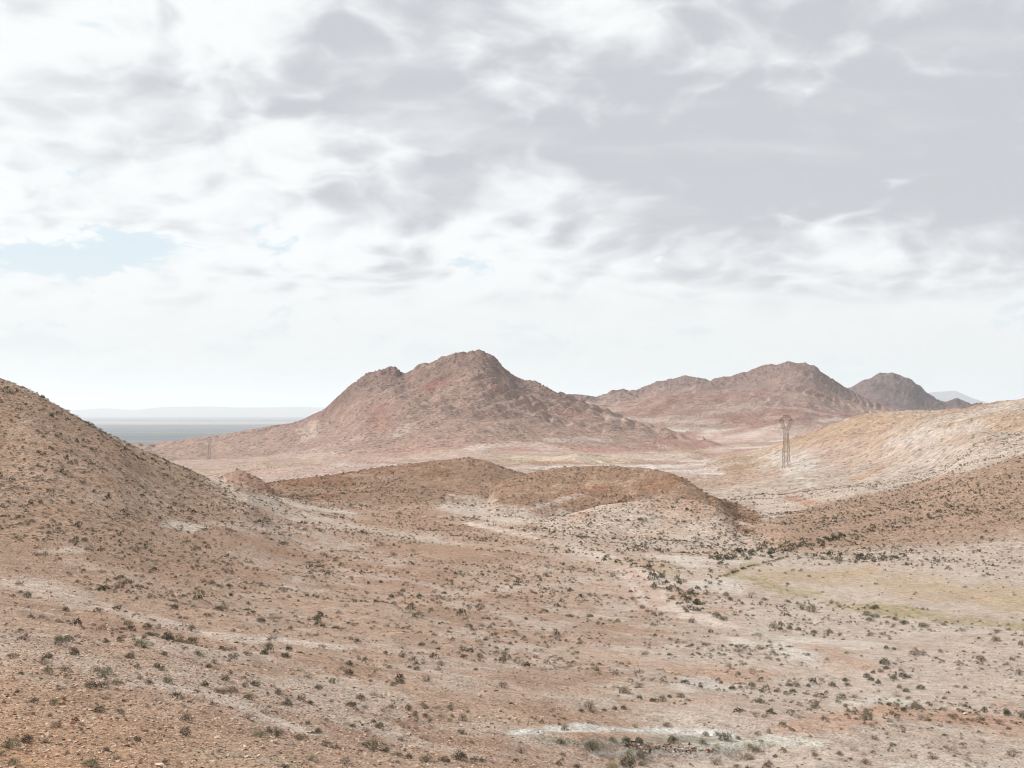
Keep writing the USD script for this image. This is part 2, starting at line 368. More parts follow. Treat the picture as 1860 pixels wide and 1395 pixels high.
    up = (s > 0.004) & (fade > 0)[None] & (zr > Z[sl])
    Z[sl] = np.where(up, zr, Z[sl])
    comp[sl] = np.where(up & (s * fade[None] > 0.05), k, comp[sl])
    WGT[sl] = np.where(up, s * fade[None], WGT[sl])
    sh = np.zeros(Z.shape, np.float32)
    sh[sl] = s * fade[None]
    shape_of[name] = (sl, sh[sl].copy())

PY = HY - F * Z / YD
# bring each skyline to where it stands in the photograph
ids = {r[0]: i for i, r in enumerate(RIDGES, 1)}
SHOWN = {'tan_mound': (1000, 1110), 'tan_knoll': (1185, 1280), 'pink_ridge': (1150, 1300), 'outcrop': (400, 480), 'brown_hill': (480, 940), 'brown_hump': (950, 1290), 'pale_mound': (1010, 1290), 'right_hill': (1450, 1990), 'main_mountain': (258, 1015), 'second_mountain': (1025, 1585), 'third_mountain': (1545, 1768)}
LEFT = np.array([(-140, 640), (0, 689), (20, 694), (50, 706), (100, 735), (160, 768), (220, 800), (270, 823), (330, 848), (380, 868), (430, 885)], float)
for turn in range(3):
    for name in ['left'] + [r[0] for r in RIDGES]:
        if name == 'left':
            sel = (R[:, None] < 460) & (R[:, None] > 150) & (comp == 0)
            want = np.interp(PXc, LEFT[:, 0], LEFT[:, 1])
            okc = (PXc < 430)
            w = np.exp(-((np.log(YD) - np.log(np.interp(PXc, [0, 220, 430], [335, 345, 400]))[None]) / 0.24) ** 2) * (1 - smoothstep(380, 470, PX))
            sl = slice(0, NR)
        else:
            sl, w = shape_of[name]
            sel = np.zeros(Z.shape, bool)
            sel[sl] = comp[sl] == ids[name]
            want = crest_py[name]
            a, b = SHOWN[name]
            okc = sel.any(0) & (PXc >= a) & (PXc <= b)
            taper = np.clip((PXc - a + 30) / 30, 0, 1) * np.clip((b + 30 - PXc) / 30, 0, 1)
        have = np.where(sel, PY, 1e9).min(0)
        err = np.where(okc & (have < 1e8), want - have, 0.0)
        fine = err
        err = gaussian_filter1d(err, 10.0 if name != 'left' else 14.0)
        fine = gaussian_filter1d(fine - err, 1.2)
        err = np.clip(err, -14, 14) * (taper if name != 'left' else 1.0) if name != 'left' else np.clip(err, -40, 40)
        d = (-err[None] / F) * YD[sl] * w
        if name != 'left':
            d = d - (np.clip(fine, -6, 6) * taper)[None] / F * YD[sl] * smoothstep(0.90, 1.0, w)
        if name != 'left':
            d = np.where(comp[sl] == ids[name], d, 0)
        Z[sl] = Z[sl] + d
    PY = HY - F * Z / YD

# ------------------------------------------------------------------ colour of the ground (what the soil and rock are, not how they are lit)
COL = np.zeros(Z.shape + (3,), np.float32)
nA = fbm(X, Yw * 0.6, 26, 4, 200)
nB = fbm(X, Yw, 7, 4, 220)
nC = fbm(X + 40, Yw * 0.5, 120, 4, 240)


def mixc(a, b, t):
    t = np.clip(t, 0, 1)[..., None]
    return a * (1 - t) + b * t


tan, red, palec, white = alb(192, 165, 145), alb(183, 151, 130), alb(209, 194, 181), alb(220, 211, 200)
c = mixc(tan[None, None], red, smoothstep(0.50, 0.66, nA))
c = mixc(c, palec, smoothstep(0.50, 0.68, nB * 0.5 + nC * 0.5) * 0.75)
nF = fbm(X * 0.8, Yw, 2.6, 4, 440, 0.6)
nG = fbm(X * 0.7, Yw * 0.5, 13, 5, 450, 0.6)
c = mixc(c, palec, smoothstep(1000, 1330, PX + (nA - 0.5) * 900 + (nG - 0.5) * 700) * smoothstep(75, 120, YD) * 0.85)
c = mixc(c, palec, smoothstep(0.54, 0.62, nG * 0.7 + nF * 0.3) * 0.65)
c = mixc(c, alb(166, 134, 112), smoothstep(0.53, 0.62, fbm(X * 0.8, Yw * 0.7, 8, 5, 455, 0.6)) * 0.45 * (1 - 0.6 * smoothstep(1000, 1300, PX)))
c = mixc(c, alb(203, 162, 128), (1 - smoothstep(45, 115, YD + PX * 0.04)) * 0.8)
fl = smoothstep(1000, 1200, PX) * (1 - smoothstep(330, 380, YD)) * (1 - smoothstep(1310, 1380, PX) * smoothstep(205, 235, YD))
c = mixc(c, alb(222, 213, 203), smoothstep(0.55, 0.64, fbm(X * 0.7, Yw * 0.45, 15, 5, 462, 0.6)) * fl * 0.8)
c = mixc(c, alb(198, 164, 143), smoothstep(0.54, 0.64, fbm(X * 0.7 + 50, Yw * 0.45, 19, 5, 468, 0.6)) * fl * 0.7)
# left hillside, darker tan with pale slips
lh = smoothstep(150, 210, YD) * (1 - smoothstep(330, 520, PX))
c = mixc(c, alb(180, 151, 129), lh * 0.75)
# slope on the far side of the grassy flat
PY0 = HY - F * Z / YD
spur = np.interp(PXc, [1330, 1400, 1480, 1600, 1700, 1800, 1860, 2000], [955, 940, 912, 893, 872, 846, 826, 790])[None]
rs = smoothstep(335, 380, YD) * smoothstep(1330, 1430, PX) * smoothstep(-5, 5, PY0 - spur + (nG - 0.5) * 30) * (1 - smoothstep(600, 760, YD))
c = mixc(c, alb(174, 144, 122), rs * 0.85)
# badlands beyond
bl = smoothstep(620, 900, YD)
strat = fbm(X * 0.35, Yw, 90, 5, 260, z=Z * 3.0)
bad = mixc(alb(203, 178, 166)[None, None], alb(226, 214, 206), smoothstep(0.51, 0.60, strat))
bad = mixc(bad, alb(190, 146, 134), smoothstep(0.52, 0.62, fbm(X * 0.35, Yw, 120, 4, 280)) * 0.8)
bad = mixc(bad, alb(194, 172, 148), smoothstep(0.5, 0.64, fbm(X * 0.5, Yw, 210, 3, 300)) * 0.6)
c = mixc(c, bad, bl)
COL[:] = c
del bad, strat


def rock(name, body, *layers):
    k = ids[name]
    m = comp == k
    if not m.any():
        return
    cc = np.broadcast_to(body, (m.sum(), 3)).astype(np.float32)
    for colour, amount in layers:
        cc = mixc(cc, colour, amount[m])
    COL[m] = mixc(COL[m], cc, smoothstep(0.04, 0.26 if 'mountain' not in name else 0.14, WGT[m]))


rock('outcrop', alb(184, 150, 132), (alb(176, 122, 102), smoothstep(0.52, 0.60, nB) * 0.8), (alb(205, 180, 162), smoothstep(0.56, 0.62, fbm(X, Yw, 11, 3, 460))))
rock('brown_hill', alb(168, 138, 117), (alb(158, 122, 100), smoothstep(0.5, 0.62, nA)), (alb(196, 170, 148), smoothstep(0.56, 0.7, nB) * 0.6))
rock('brown_hump', alb(170, 139, 117), (alb(160, 122, 100), smoothstep(0.48, 0.6, nA) * 0.8), (alb(200, 174, 150), smoothstep(0.56, 0.7, nB) * 0.6))
rock('pale_mound', alb(209, 188, 172), (alb(196, 164, 142), smoothstep(0.5, 0.65, nA)))
nD = fbm(X * 0.5, Yw, 110, 5, 320, z=Z)
nE = fbm(X, Yw, 45, 4, 340, z=Z)
rock('right_hill', alb(196, 168, 146), (alb(190, 158, 132), smoothstep(0.5, 0.6, nD) * 0.7), (alb(206, 192, 180), smoothstep(0.54, 0.64, nE) * 0.8), (alb(200, 178, 156), smoothstep(0.55, 0.68, nC) * 0.5))
rock('tan_mound', alb(196, 176, 148), (alb(186, 152, 130), smoothstep(0.5, 0.62, nE)))
rock('tan_knoll', alb(188, 160, 138), (alb(200, 178, 158), smoothstep(0.52, 0.62, nE)))
rock('pink_ridge', alb(184, 146, 134), (alb(206, 182, 170), smoothstep(0.52, 0.62, nE)))
bedding = 0.5 + 0.5 * np.sin((Z - X * 0.42 + (nD - 0.5) * 60) * 0.20)
rock('main_mountain', alb(176, 148, 135), (alb(148, 122, 112), smoothstep(0.62, 0.85, WGT + (nE - 0.5) * 0.5) * 0.8), (alb(148, 120, 110), smoothstep(0.55, 0.95, bedding) * 0.45 * smoothstep(0.42, 0.56, nD)), (alb(160, 110, 99), smoothstep(0.55, 0.64, nE * 0.5 + nD * 0.5) * 0.35), (alb(180, 152, 140), smoothstep(0.58, 0.68, nE) * 0.6), (alb(184, 156, 142), (1 - smoothstep(-46, 8, Z)) * 0.9))
rock('second_mountain', alb(178, 151, 139), (alb(148, 124, 116), smoothstep(0.62, 0.85, WGT + (nE - 0.5) * 0.5) * 0.8), (alb(146, 120, 112), smoothstep(0.55, 0.95, bedding) * 0.4), (alb(164, 114, 102), smoothstep(0.5, 0.62, nD) * 0.5 * (1 - smoothstep(30, 70, Z))), (alb(200, 176, 162), smoothstep(0.52, 0.62, nE) * 0.7 * (1 - smoothstep(0, 60, Z))))
rock('third_mountain', alb(130, 110, 106), (alb(108, 91, 90), smoothstep(0.5, 0.62, nE)))

# washes, tracks and patches: (points (column, row, half height in rows), colour, amount, nearest and farthest distance)
STROKES = [
    ([(0, 1052, 10), (70, 1068, 10), (150, 1092, 12), (230, 1112, 8), (330, 1140, 6), (420, 1160, 6), (520, 1165, 5), (640, 1176, 4)], (216, 198, 184), 0.9, 60, 300),
    ([(300, 1128, 4), (380, 1148, 5), (470, 1160, 6), (620, 1172, 5)], (219, 203, 190), 0.8, 60, 300),
    ([(300, 1247, 5), (360, 1256, 6), (430, 1282, 10), (480, 1306, 9), (560, 1330, 4), (590, 1336, 2)], (219, 204, 192), 0.95, 50, 200),
    ([(30, 1222, 4), (85, 1234, 7), (110, 1240, 4)], (214, 192, 172), 0.8, 50, 200),
    ([(85, 1000, 4), (140, 1000, 5)], (214, 196, 180), 0.8, 100, 400),
    ([(130, 1020, 10), (230, 1050, 12), (330, 1075, 6)], (208, 184, 166), 0.6, 100, 400),
    ([(310, 952, 6), (350, 958, 7), (372, 958, 5)], (216, 206, 192), 0.95, 150, 500),
    ([(375, 950, 5), (450, 958, 7), (520, 964, 4), (600, 972, 3)], (210, 190, 174), 0.75, 150, 500),
    ([(380, 870, 6), (450, 905, 9), (520, 930, 10), (580, 945, 9), (660, 960, 9), (770, 980, 6), (830, 988, 3)], (214, 199, 184), 0.85, 250, 520),
    ([(500, 905, 4), (570, 922, 5), (640, 932, 4)], (216, 206, 194), 0.8, 250, 520),
    ([(640, 1012, 4), (690, 1020, 6), (725, 1026, 4)], (214, 198, 184), 0.85, 100, 500),
    ([(610, 1030, 5), (680, 1046, 6), (745, 1054, 6), (830, 1075, 8), (880, 1074, 4)], (210, 190, 176), 0.75, 100, 500),
    ([(200, 900, 16), (250, 905, 22), (290, 925, 12)], (206, 182, 164), 0.6, 150, 500),
    ([(830, 918, 16), (870, 925, 18), (910, 938, 14)], (214, 200, 188), 0.85, 300, 700),
    ([(880, 950, 4), (940, 930, 3), (1000, 912, 4), (1060, 898, 3)], (214, 197, 184), 0.9, 300, 700),
    ([(905, 950, 4), (950, 940, 8), (990, 948, 3)], (219, 203, 188), 0.9, 300, 700),
    ([(850, 952, 3), (950, 972, 4), (1010, 986, 5), (1060, 1000, 6), (1110, 1016, 6), (1150, 1034, 8), (1170, 1052, 9), (1185, 1075, 11), (1200, 1098, 12), (1250, 1118, 10), (1330, 1138, 8)], (226, 208, 195), 1.3, 100, 700),
    ([(960, 965, 2), (1010, 977, 2)], (222, 208, 196), 0.9, 100, 700),
    ([(1100, 1014, 2), (1150, 1040, 4), (1180, 1070, 5), (1196, 1098, 5)], (205, 174, 157), 0.8, 100, 700),
    ([(1020, 1000, 20), (1120, 950, 26), (1230, 935, 26), (1280, 990, 20), (1350, 1010, 14), (1450, 1015, 8)], (211, 194, 180), 0.55, 100, 700),
    ([(1340, 1045, 12), (1450, 1050, 14), (1560, 1045, 16), (1700, 1070, 18), (1860, 1090, 22)], (198, 176, 146), 0.9, 150, 700),
    ([(1330, 1042, 4), (1420, 1068, 7), (1520, 1095, 10), (1640, 1112, 10), (1760, 1128, 8), (1860, 1140, 6)], (180, 166, 128), 0.95, 150, 700),
    ([(1120, 1020, 5), (1180, 1030, 5), (1220, 1040, 5)], (186, 170, 132), 0.6, 150, 700),
    ([(1300, 1050, 4), (1360, 1030, 4), (1430, 1012, 4)], (178, 162, 122), 0.7, 150, 700),
    ([(1640, 1022, 5), (1740, 1014, 5), (1860, 1002, 5)], (200, 180, 168), 0.85, 150, 700),
    ([(1240, 1130, 4), (1320, 1140, 5)], (218, 202, 190), 0.7, 150, 700),
    ([(1240, 1220, 18), (1340, 1225, 16), (1450, 1225, 10)], (196, 160, 136), 0.75, 100, 300),
    ([(1330, 1205, 10), (1480, 1210, 14), (1600, 1240, 18), (1760, 1245, 16), (1860, 1250, 14)], (213, 196, 182), 0.6, 100, 300),
    ([(1250, 1285, 14), (1350, 1290, 14), (1420, 1300, 8)], (210, 192, 178), 0.75, 60, 300),
    ([(1520, 1280, 4), (1570, 1278, 5), (1600, 1264, 8), (1650, 1280, 5), (1670, 1282, 3)], (222, 216, 206), 0.95, 60, 300),
    ([(1450, 1320, 16), (1520, 1312, 22), (1600, 1295, 16), (1700, 1305, 12), (1860, 1310, 10)], (198, 160, 136), 0.8, 60, 300),
    ([(1580, 1325, 4), (1700, 1330, 5), (1860, 1342, 6)], (208, 186, 168), 0.8, 60, 300),
    ([(930, 1331, 5), (1000, 1328, 8), (1060, 1324, 8), (1150, 1326, 7), (1240, 1328, 8), (1330, 1335, 9)], (228, 226, 219), 1.2, 60, 300),
    ([(970, 1342, 5), (1030, 1345, 9), (1100, 1350, 13), (1190, 1345, 11), (1260, 1344, 9), (1330, 1352, 10), (1390, 1350, 8)], (174, 166, 150), 1.1, 60, 300),
    ([(1045, 1336, 4), (1078, 1334, 5)], (186, 152, 126), 0.8, 60, 300),
    ([(1090, 1368, 6), (1160, 1366, 7), (1250, 1362, 7), (1330, 1352, 8), (1400, 1344, 8), (1480, 1350, 8)], (214, 210, 198), 1.2, 60, 300),
    ([(1130, 1355, 4), (1150, 1362, 4)], (190, 190, 172), 0.8, 60, 300),
    ([(1000, 1265, 3), (1080, 1268, 5), (1110, 1272, 3)], (212, 204, 190), 0.8, 60, 300),
    ([(1115, 1258, 4), (1150, 1262, 6), (1200, 1268, 7)], (212, 206, 192), 0.9, 60, 300),
    ([(1030, 1176, 3), (1000, 1180, 2)], (212, 200, 186), 0.8, 60, 300),
    ([(1000, 1200, 10), (1130, 1190, 14), (1250, 1185, 10)], (211, 191, 174), 0.7, 60, 300),
    ([(640, 1310, 8), (720, 1335, 9), (790, 1358, 8), (870, 1372, 5)], (212, 196, 182), 0.75, 50, 200),
    ([(800, 1320, 8), (900, 1310, 10)], (212, 190, 172), 0.6, 50, 200),
    ([(330, 1360, 5), (440, 1372, 9), (540, 1392, 7)], (188, 172, 150), 0.6, 40, 200),
    # on the hills and mountains
    ([(553, 800, 3), (563, 782, 8), (571, 792, 6), (568, 766, 3)], (214, 190, 176), 0.9, 1500, 3000),
    ([(650, 792, 5), (620, 800, 3), (570, 818, 3)], (208, 178, 166), 0.8, 1200, 3000),
    ([(690, 770, 10), (680, 750, 8), (700, 735, 4)], (174, 122, 110), 0.6, 1500, 3000),
    ([(780, 705, 5), (800, 696, 5)], (172, 116, 106), 0.8, 1500, 3000),
    ([(783, 726, 2), (800, 702, 2)], (196, 168, 156), 0.5, 1500, 3000),
    ([(796, 722, 1.5), (812, 700, 1.5)], (196, 168, 156), 0.5, 1500, 3000),
    ([(808, 722, 1.5), (824, 700, 1.5)], (196, 168, 156), 0.5, 1500, 3000),
    ([(720, 790, 3), (740, 772, 5)], (214, 192, 178), 0.8, 1500, 3000),
    ([(940, 746, 5), (965, 752, 3)], (208, 184, 170), 0.8, 1500, 3000),
    ([(870, 788, 3), (890, 790, 3)], (208, 184, 170), 0.8, 1200, 3000),
    ([(480, 862, 6), (560, 850, 8), (640, 845, 8), (760, 835, 6), (850, 826, 6)], (206, 178, 164), 0.7, 900, 1900),
    ([(860, 812, 5), (900, 806, 6), (960, 808, 6), (1020, 820, 8), (950, 832, 6)], (229, 213, 204), 0.85, 900, 2600),
    ([(1000, 800, 5), (1060, 798, 4), (1110, 800, 4)], (226, 210, 202), 0.7, 900, 2600),
    ([(930, 842, 5), (1000, 828, 6), (1040, 820, 5)], (206, 184, 152), 0.8, 900, 2600),
    ([(1000, 835, 5), (1120, 832, 6), (1200, 830, 6), (1260, 822, 5), (1350, 810, 4)], (226, 208, 194), 0.8, 900, 2600),
    ([(1190, 820, 4), (1240, 816, 6), (1280, 820, 4)], (190, 160, 138), 0.75, 900, 2600),
    ([(1160, 818, 4), (1200, 800, 5), (1260, 788, 5)], (184, 138, 126), 0.75, 900, 2600),
    ([(1110, 760, 4), (1200, 764, 5), (1320, 768, 4)], (224, 206, 196), 0.6, 1500, 3600),
    ([(1310, 800, 4), (1370, 790, 4), (1420, 772, 3)], (226, 206, 194), 0.8, 900, 3000),
    ([(1300, 790, 3), (1420, 762, 3)], (194, 148, 136), 0.7, 1200, 3600),
    ([(1495, 765, 3), (1530, 760, 3)], (228, 212, 200), 0.9, 900, 3000),
    ([(1430, 830, 16), (1470, 842, 14), (1440, 860, 10)], (218, 207, 197), 1.1, 600, 1400),
    ([(1640, 808, 12), (1700, 790, 12), (1760, 775, 10)], (217, 204, 195), 1.0, 500, 1400),
    ([(1545, 873, 3), (1580, 860, 3), (1600, 850, 2)], (204, 158, 120), 0.8, 500, 1400),
    ([(1440, 905, 5), (1470, 912, 5)], (188, 136, 112), 0.7, 400, 900),
    ([(1190, 882, 10), (1235, 868, 8)], (164, 118, 88), 0.6, 400, 700),
    ([(1050, 893, 5), (1090, 888, 5)], (182, 128, 106), 0.7, 400, 700),
    ([(1450, 870, 3), (1476, 882, 3)], (214, 208, 196), 0.8, 500, 1400),
]
edge = (fbm(X, Yw * 0.7, 9, 4, 400) - 0.5)
edge_far = (fbm(X, Yw * 0.7, 60, 4, 420) - 0.5)
PXF = CX + F * np.tan(np.clip(TH, -1.2, 1.2))
stroke_mask = {}
for pts_, colour, amount, near, far in STROKES:
    P = np.array(pts_, float)
    i0, i1 = np.searchsorted(R, [near, far * 1.05])
    j0, j1 = np.searchsorted(PXF, [P[:, 0].min() - 70, P[:, 0].max() + 70])
    if j1 <= j0:
        continue
    sl = (slice(i0, i1), slice(j0, j1))
    x, y = np.broadcast_to(PXF[None, j0:j1], PY[sl].shape) * 0.34, PY[sl]
    best = np.full(y.shape, 9.0)
    for a, b in zip(P[:-1], P[1:]):
        ax, ay, bx, by = a[0] * 0.34, a[1], b[0] * 0.34, b[1]
        L2 = (bx - ax) ** 2 + (by - ay) ** 2 + 1e-9
        t = np.clip(((x - ax) * (bx - ax) + (y - ay) * (by - ay)) / L2, 0, 1)
        dd = np.hypot(x - ax - t * (bx - ax), y - ay - t * (by - ay)) / (a[2] + (b[2] - a[2]) * t)
        best = np.minimum(best, dd)
    e = (edge_far if near >= 900 else edge)[sl]
    m = (1 - smoothstep(0.25, 1.35, best + np.clip(e * 3.2 + (nF if near < 900 else nE)[sl] * 2.2 - 1.1, -0.65, 1.1))) * amount * (0.35 + 0.95 * (nB if near < 900 else nD)[sl])
    COL[sl] = mixc(COL[sl], lin(colour) / LIGHT, np.clip(m, 0, 1)).astype(np.float32)

# which piece of the land each vertex belongs to
piece = np.zeros(Z.shape, np.int16)          # 0 ground
NAMES = {0: ('ground', 'stony tan desert floor with scattered scrub sloping down from the viewpoint', 'ground'),
         20: ('hillside', 'steep tan scrub-dotted hillside descending from the upper edge on one side of the valley', 'hillside'),
         21: ('valley', 'pale pink and white eroded badland valley between the brown hill and the mountains', 'valley'),
         22: ('slope', 'brown slope dotted with dark shrubs behind the grassy flat', 'slope'),
         23: ('dirt_track', 'pale dirt track curving across the valley floor past the green thicket', 'track'),
         24: ('grass_flat', 'flat yellowish grassy field below the slope with dark shrubs', 'field'),
         25: ('mud_bank', 'grey and white mud bank of the small gully near the rubble heap', 'mud bank'),
         ids['outcrop']: ('outcrop', 'small reddish rock outcrop at the foot of the tall hillside', 'outcrop'),
         ids['brown_hill']: ('hill', 'long low brown hill in the middle of the valley in front of the highest mountain', 'hill'),
         ids['brown_hump']: ('hill', 'rounded brown hump with a dark rock ledge beside the long brown hill', 'hill'),
         ids['pale_mound']: ('hill', 'low pale mound with dark shrub lines in front of the brown hump', 'hill'),
         ids['tan_mound']: ('hill', 'small olive tan mound in the pale valley just beyond the notch of the brown hills', 'hill'),
         ids['tan_knoll']: ('hill', 'small isolated tan knoll on the pale valley floor before the pink ridge', 'hill'),
         ids['pink_ridge']: ('hill', 'low pinkish red ridge crossing the pale valley before the far mountains', 'hill'),
         ids['right_hill']: ('hill', 'broad yellowish tan hill with white streaks behind the steel pylon', 'hill'),
         ids['main_mountain']: ('mountain', 'highest reddish brown mountain with craggy double summit and long shoulder', 'mountain'),
         ids['second_mountain']: ('mountain', 'long pinkish ridge with a stepped skyline and rounded summit behind the pylon', 'mountain'),
         ids['third_mountain']: ('mountain', 'dark purple-grey peak behind the long pinkish ridge', 'mountain')}
piece[:] = comp
piece[(comp == 0) & (YD > 640)] = 21
piece[(comp == 0) & (YD > 165) & (YD <= 640) & (PX < 470) & (PY < 985 - 0.05 * PX)] = 20
piece[(comp == 0) & (YD > 340) & (YD <= 640) & (PX > 1400)] = 22


def in_stroke(pts_, near, far, grow=1.0):
    P = np.array(pts_, float)
    m = np.zeros(Z.shape, bool)
    i0, i1 = np.searchsorted(R, [near, far])
    x, y = np.broadcast_to(PXF[None] * 0.34, PY[i0:i1].shape), PY[i0:i1]
    for a, b in zip(P[:-1], P[1:]):
        ax, ay, bx, by = a[0] * 0.34, a[1], b[0] * 0.34, b[1]
        t = np.clip(((x - ax) * (bx - ax) + (y - ay) * (by - ay)) / ((bx - ax) ** 2 + (by - ay) ** 2 + 1e-9), 0, 1)
        m[i0:i1] |= np.hypot(x - ax - t * (bx - ax), y - ay - t * (by - ay)) < grow * (a[2] + (b[2] - a[2]) * t)
    return m & (comp == 0)


piece[in_stroke([(850, 952, 3), (950, 972, 4), (1010, 986, 5), (1060, 1000, 6), (1110, 1016, 6), (1150, 1034, 8), (1170, 1052, 9), (1185, 1075, 11), (1200, 1098, 12), (1250, 1118, 10), (1330, 1138, 8)], 150, 560)] = 23
piece[in_stroke([(1340, 1045, 10), (1450, 1060, 20), (1560, 1065, 28), (1700, 1088, 32), (1900, 1105, 34)], 200, 345)] = 24
piece[in_stroke([(940, 1333, 5), (1060, 1338, 13), (1150, 1343, 18), (1260, 1345, 18), (1390, 1347, 12)], 90, 150)] = 25

# ------------------------------------------------------------------ ground materials


def ground_material(name, scale, fine, speck, speck_amount, bump_d, contrast, grit):
    g = Graph()
    pos = E(g, g.node("geometry") + ".position")
    tint = E(g, g.node("attribute", attribute="tint") + ".color")
    a = g.noise(pos, scale, 8.0, 0.62)
    b = g.noise(pos, fine, 6.0, 0.65)
    v = g.node("voronoi_texture", vector=pos, scale=speck, randomness=1.0)
    vd = E(g, v + ".distance")
    vc = E(g, v + ".color")
    bw = E(g, g.node("rgb_to_bw", color=vc) + ".val")
    tone = (a - 0.5) * (contrast * 4.0) + 1.0
    tone = tone + (b - 0.5) * (contrast * 3.0)
    tone = tone + (bw - 0.5) * (contrast * 0.9)
    gr = g.noise(pos, grit, 3.0, 0.75)
    tone = tone + (g.smooth(gr, 0.30, 0.70) - 0.5) * (contrast * 1.9)
    spots = g.smooth(vd, 0.50, 0.30) * g.smooth(bw, 0.46, 0.52) * speck_amount
    tone = g.math("maximum", tone - spots, 0.25)
    col = g.mix(1.0, tint, g.xyz(tone, tone, tone), "multiply")
    warm = g.noise(pos, scale * 0.4, 4.0, 0.6)
    col = g.mix(g.smooth(warm, 0.48, 0.72) * 0.22, col, g.mix(1.0, col, (1.06, 0.88, 0.78), "multiply"))
    h = a * 0.6 + b * 0.55 + gr * 0.45 - vd * 0.35
    bump = E(g, g.node("bump", height=h, strength=0.9, distance=bump_d) + ".normal")
    s = g.node("principled_bsdf", base_color=col, roughness=0.95, specular_ior_level=0.08, normal=bump)
    return usdkit.material(stage, f'/World/Looks/{name}', g.nodes, g.links, surface=f"{s}.BSDF")


M_near = ground_material('stony_soil', 0.7, 3.6, 2.6, 0.35, 0.40, 0.30, 6.0)
M_mid = ground_material('scrub_soil', 0.30, 1.5, 0.8, 0.42, 0.9, 0.30, 2.2)
M_hill = ground_material('eroded_clay', 0.12, 0.55, 0.30, 0.42, 2.6, 0.30, 0.9)
M_mount = ground_material('mountain_rock', 0.04, 0.22, 0.15, 0.45, 7.0, 0.30, 0.36)
M_far = ground_material('distant_rock', 0.02, 0.09, 0.06, 0.3, 10.0, 0.26, 0.16)

# ------------------------------------------------------------------ the land as meshes with shared edges
VX = np.stack([X, Yw, Z], -1)


def grid_normals(V):
    du = np.empty_like(V)
    dv = np.empty_like(V)
    du[:, 1:-1] = V[:, 2:] - V[:, :-2]
    du[:, 0] = V[:, 1] - V[:, 0]
    du[:, -1] = V[:, -1] - V[:, -2]
    dv[1:-1] = V[2:] - V[:-2]
    dv[0] = V[1] - V[0]
    dv[-1] = V[-1] - V[-2]
    n = np.cross(du, dv)
    return n / np.maximum(np.linalg.norm(n, axis=-1, keepdims=True), 1e-9)


NV = grid_normals(VX).reshape(-1, 3).astype(np.float32)
idx = np.arange(NR * NC).reshape(NR, NC)
quads = np.stack([idx[:-1, :-1], idx[:-1, 1:], idx[1:, 1:], idx[1:, :-1]], -1).reshape(-1, 4)
qp = np.minimum(np.minimum(piece[:-1, :-1], piece[:-1, 1:]), np.minimum(piece[1:, 1:], piece[1:, :-1])).reshape(-1)
flatV, flatC = VX.reshape(-1, 3).astype(np.float32), COL.reshape(-1, 3)


def raw_mesh(path, v, f, n, tint, mat):
    m = UsdGeom.Mesh.Define(stage, path)
    m.CreatePointsAttr(Vt.Vec3fArray.FromNumpy(np.ascontiguousarray(v, np.float32)))
    m.CreateFaceVertexCountsAttr(Vt.IntArray.FromNumpy(np.full(len(f), f.shape[1], np.int32)))
    m.CreateFaceVertexIndicesAttr(Vt.IntArray.FromNumpy(np.ascontiguousarray(f, np.int32).ravel()))
    m.CreateSubdivisionSchemeAttr("none")
    m.CreateNormalsAttr(Vt.Vec3fArray.FromNumpy(np.ascontiguousarray(n, np.float32)))
    m.SetNormalsInterpolation("vertex")
    UsdGeom.PrimvarsAPI(m).CreatePrimvar("tint", T.Color3fArray, "vertex").Set(Vt.Vec3fArray.FromNumpy(np.ascontiguousarray(np.clip(tint, 0, 0.85), np.float32)))
    UsdShade.MaterialBindingAPI.Apply(m.GetPrim()).Bind(mat)
    return m.GetPrim()


MATS = {0: M_near, 20: M_mid, 21: M_hill, 22: M_mid, 23: M_near, 24: M_near, 25: M_near, ids['outcrop']: M_mid, ids['brown_hill']: M_mid, ids['brown_hump']: M_mid, ids['pale_mound']: M_mid,
        ids['tan_mound']: M_hill, ids['tan_knoll']: M_hill, ids['pink_ridge']: M_hill, ids['right_hill']: M_hill, ids['main_mountain']: M_mount, ids['second_mountain']: M_mount, ids['third_mountain']: M_far}
for pid in sorted(NAMES):
    q = quads[qp == pid]
    if not len(q):
        continue
    u, inv = np.unique(q, return_inverse=True)
    name, label, cat = NAMES[pid]
    say(raw_mesh(path_of(name), flatV[u], inv.reshape(-1, 4), NV[u], flatC[u], MATS[pid]), label, cat, kind='structure')

# the plain far below and the low hills beyond it
PLAIN_Z = -150.0
gx_ = np.concatenate([[-60000], np.linspace(-40000, 40000, 101), [60000]])
gy_ = np.concatenate([[-60000, -20000], np.linspace(-5000, 3000, 5), np.geomspace(4000, 60000, 150)])
PXg, PYg = np.meshgrid(gx_, gy_)
pv = np.stack([PXg, PYg, np.where(np.hypot(PXg, PYg) < 4200, PLAIN_Z - 45.0, PLAIN_Z) + 0 * PXg], -1)
fields = fbm(PXg * 0.25, PYg, 2600, 4, 500)
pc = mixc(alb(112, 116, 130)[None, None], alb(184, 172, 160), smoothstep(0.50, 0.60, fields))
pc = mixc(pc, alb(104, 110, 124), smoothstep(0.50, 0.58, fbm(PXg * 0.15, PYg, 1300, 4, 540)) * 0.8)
pc = mixc(pc, alb(124, 138, 108), smoothstep(0.50, 0.60, fbm(PXg * 0.3, PYg, 1500, 3, 520)) * (1 - smoothstep(6000, 16000, PYg)))
ly = np.log(np.maximum(PYg, 1000.0))
pc = mixc(pc, alb(206, 192, 176), smoothstep(0.54, 0.62, fbm(PXg / 9000.0 + 40, ly * 16.0, 1.0, 4, 560)) * 0.35)
pc = mixc(pc, alb(90, 96, 110), smoothstep(0.54, 0.62, fbm(PXg / 7000.0 + 90, ly * 22.0, 1.0, 4, 570)) * 0.5)
pc = mixc(pc, alb(84, 92, 112), smoothstep(18000, 34000, PYg) * 0.55)
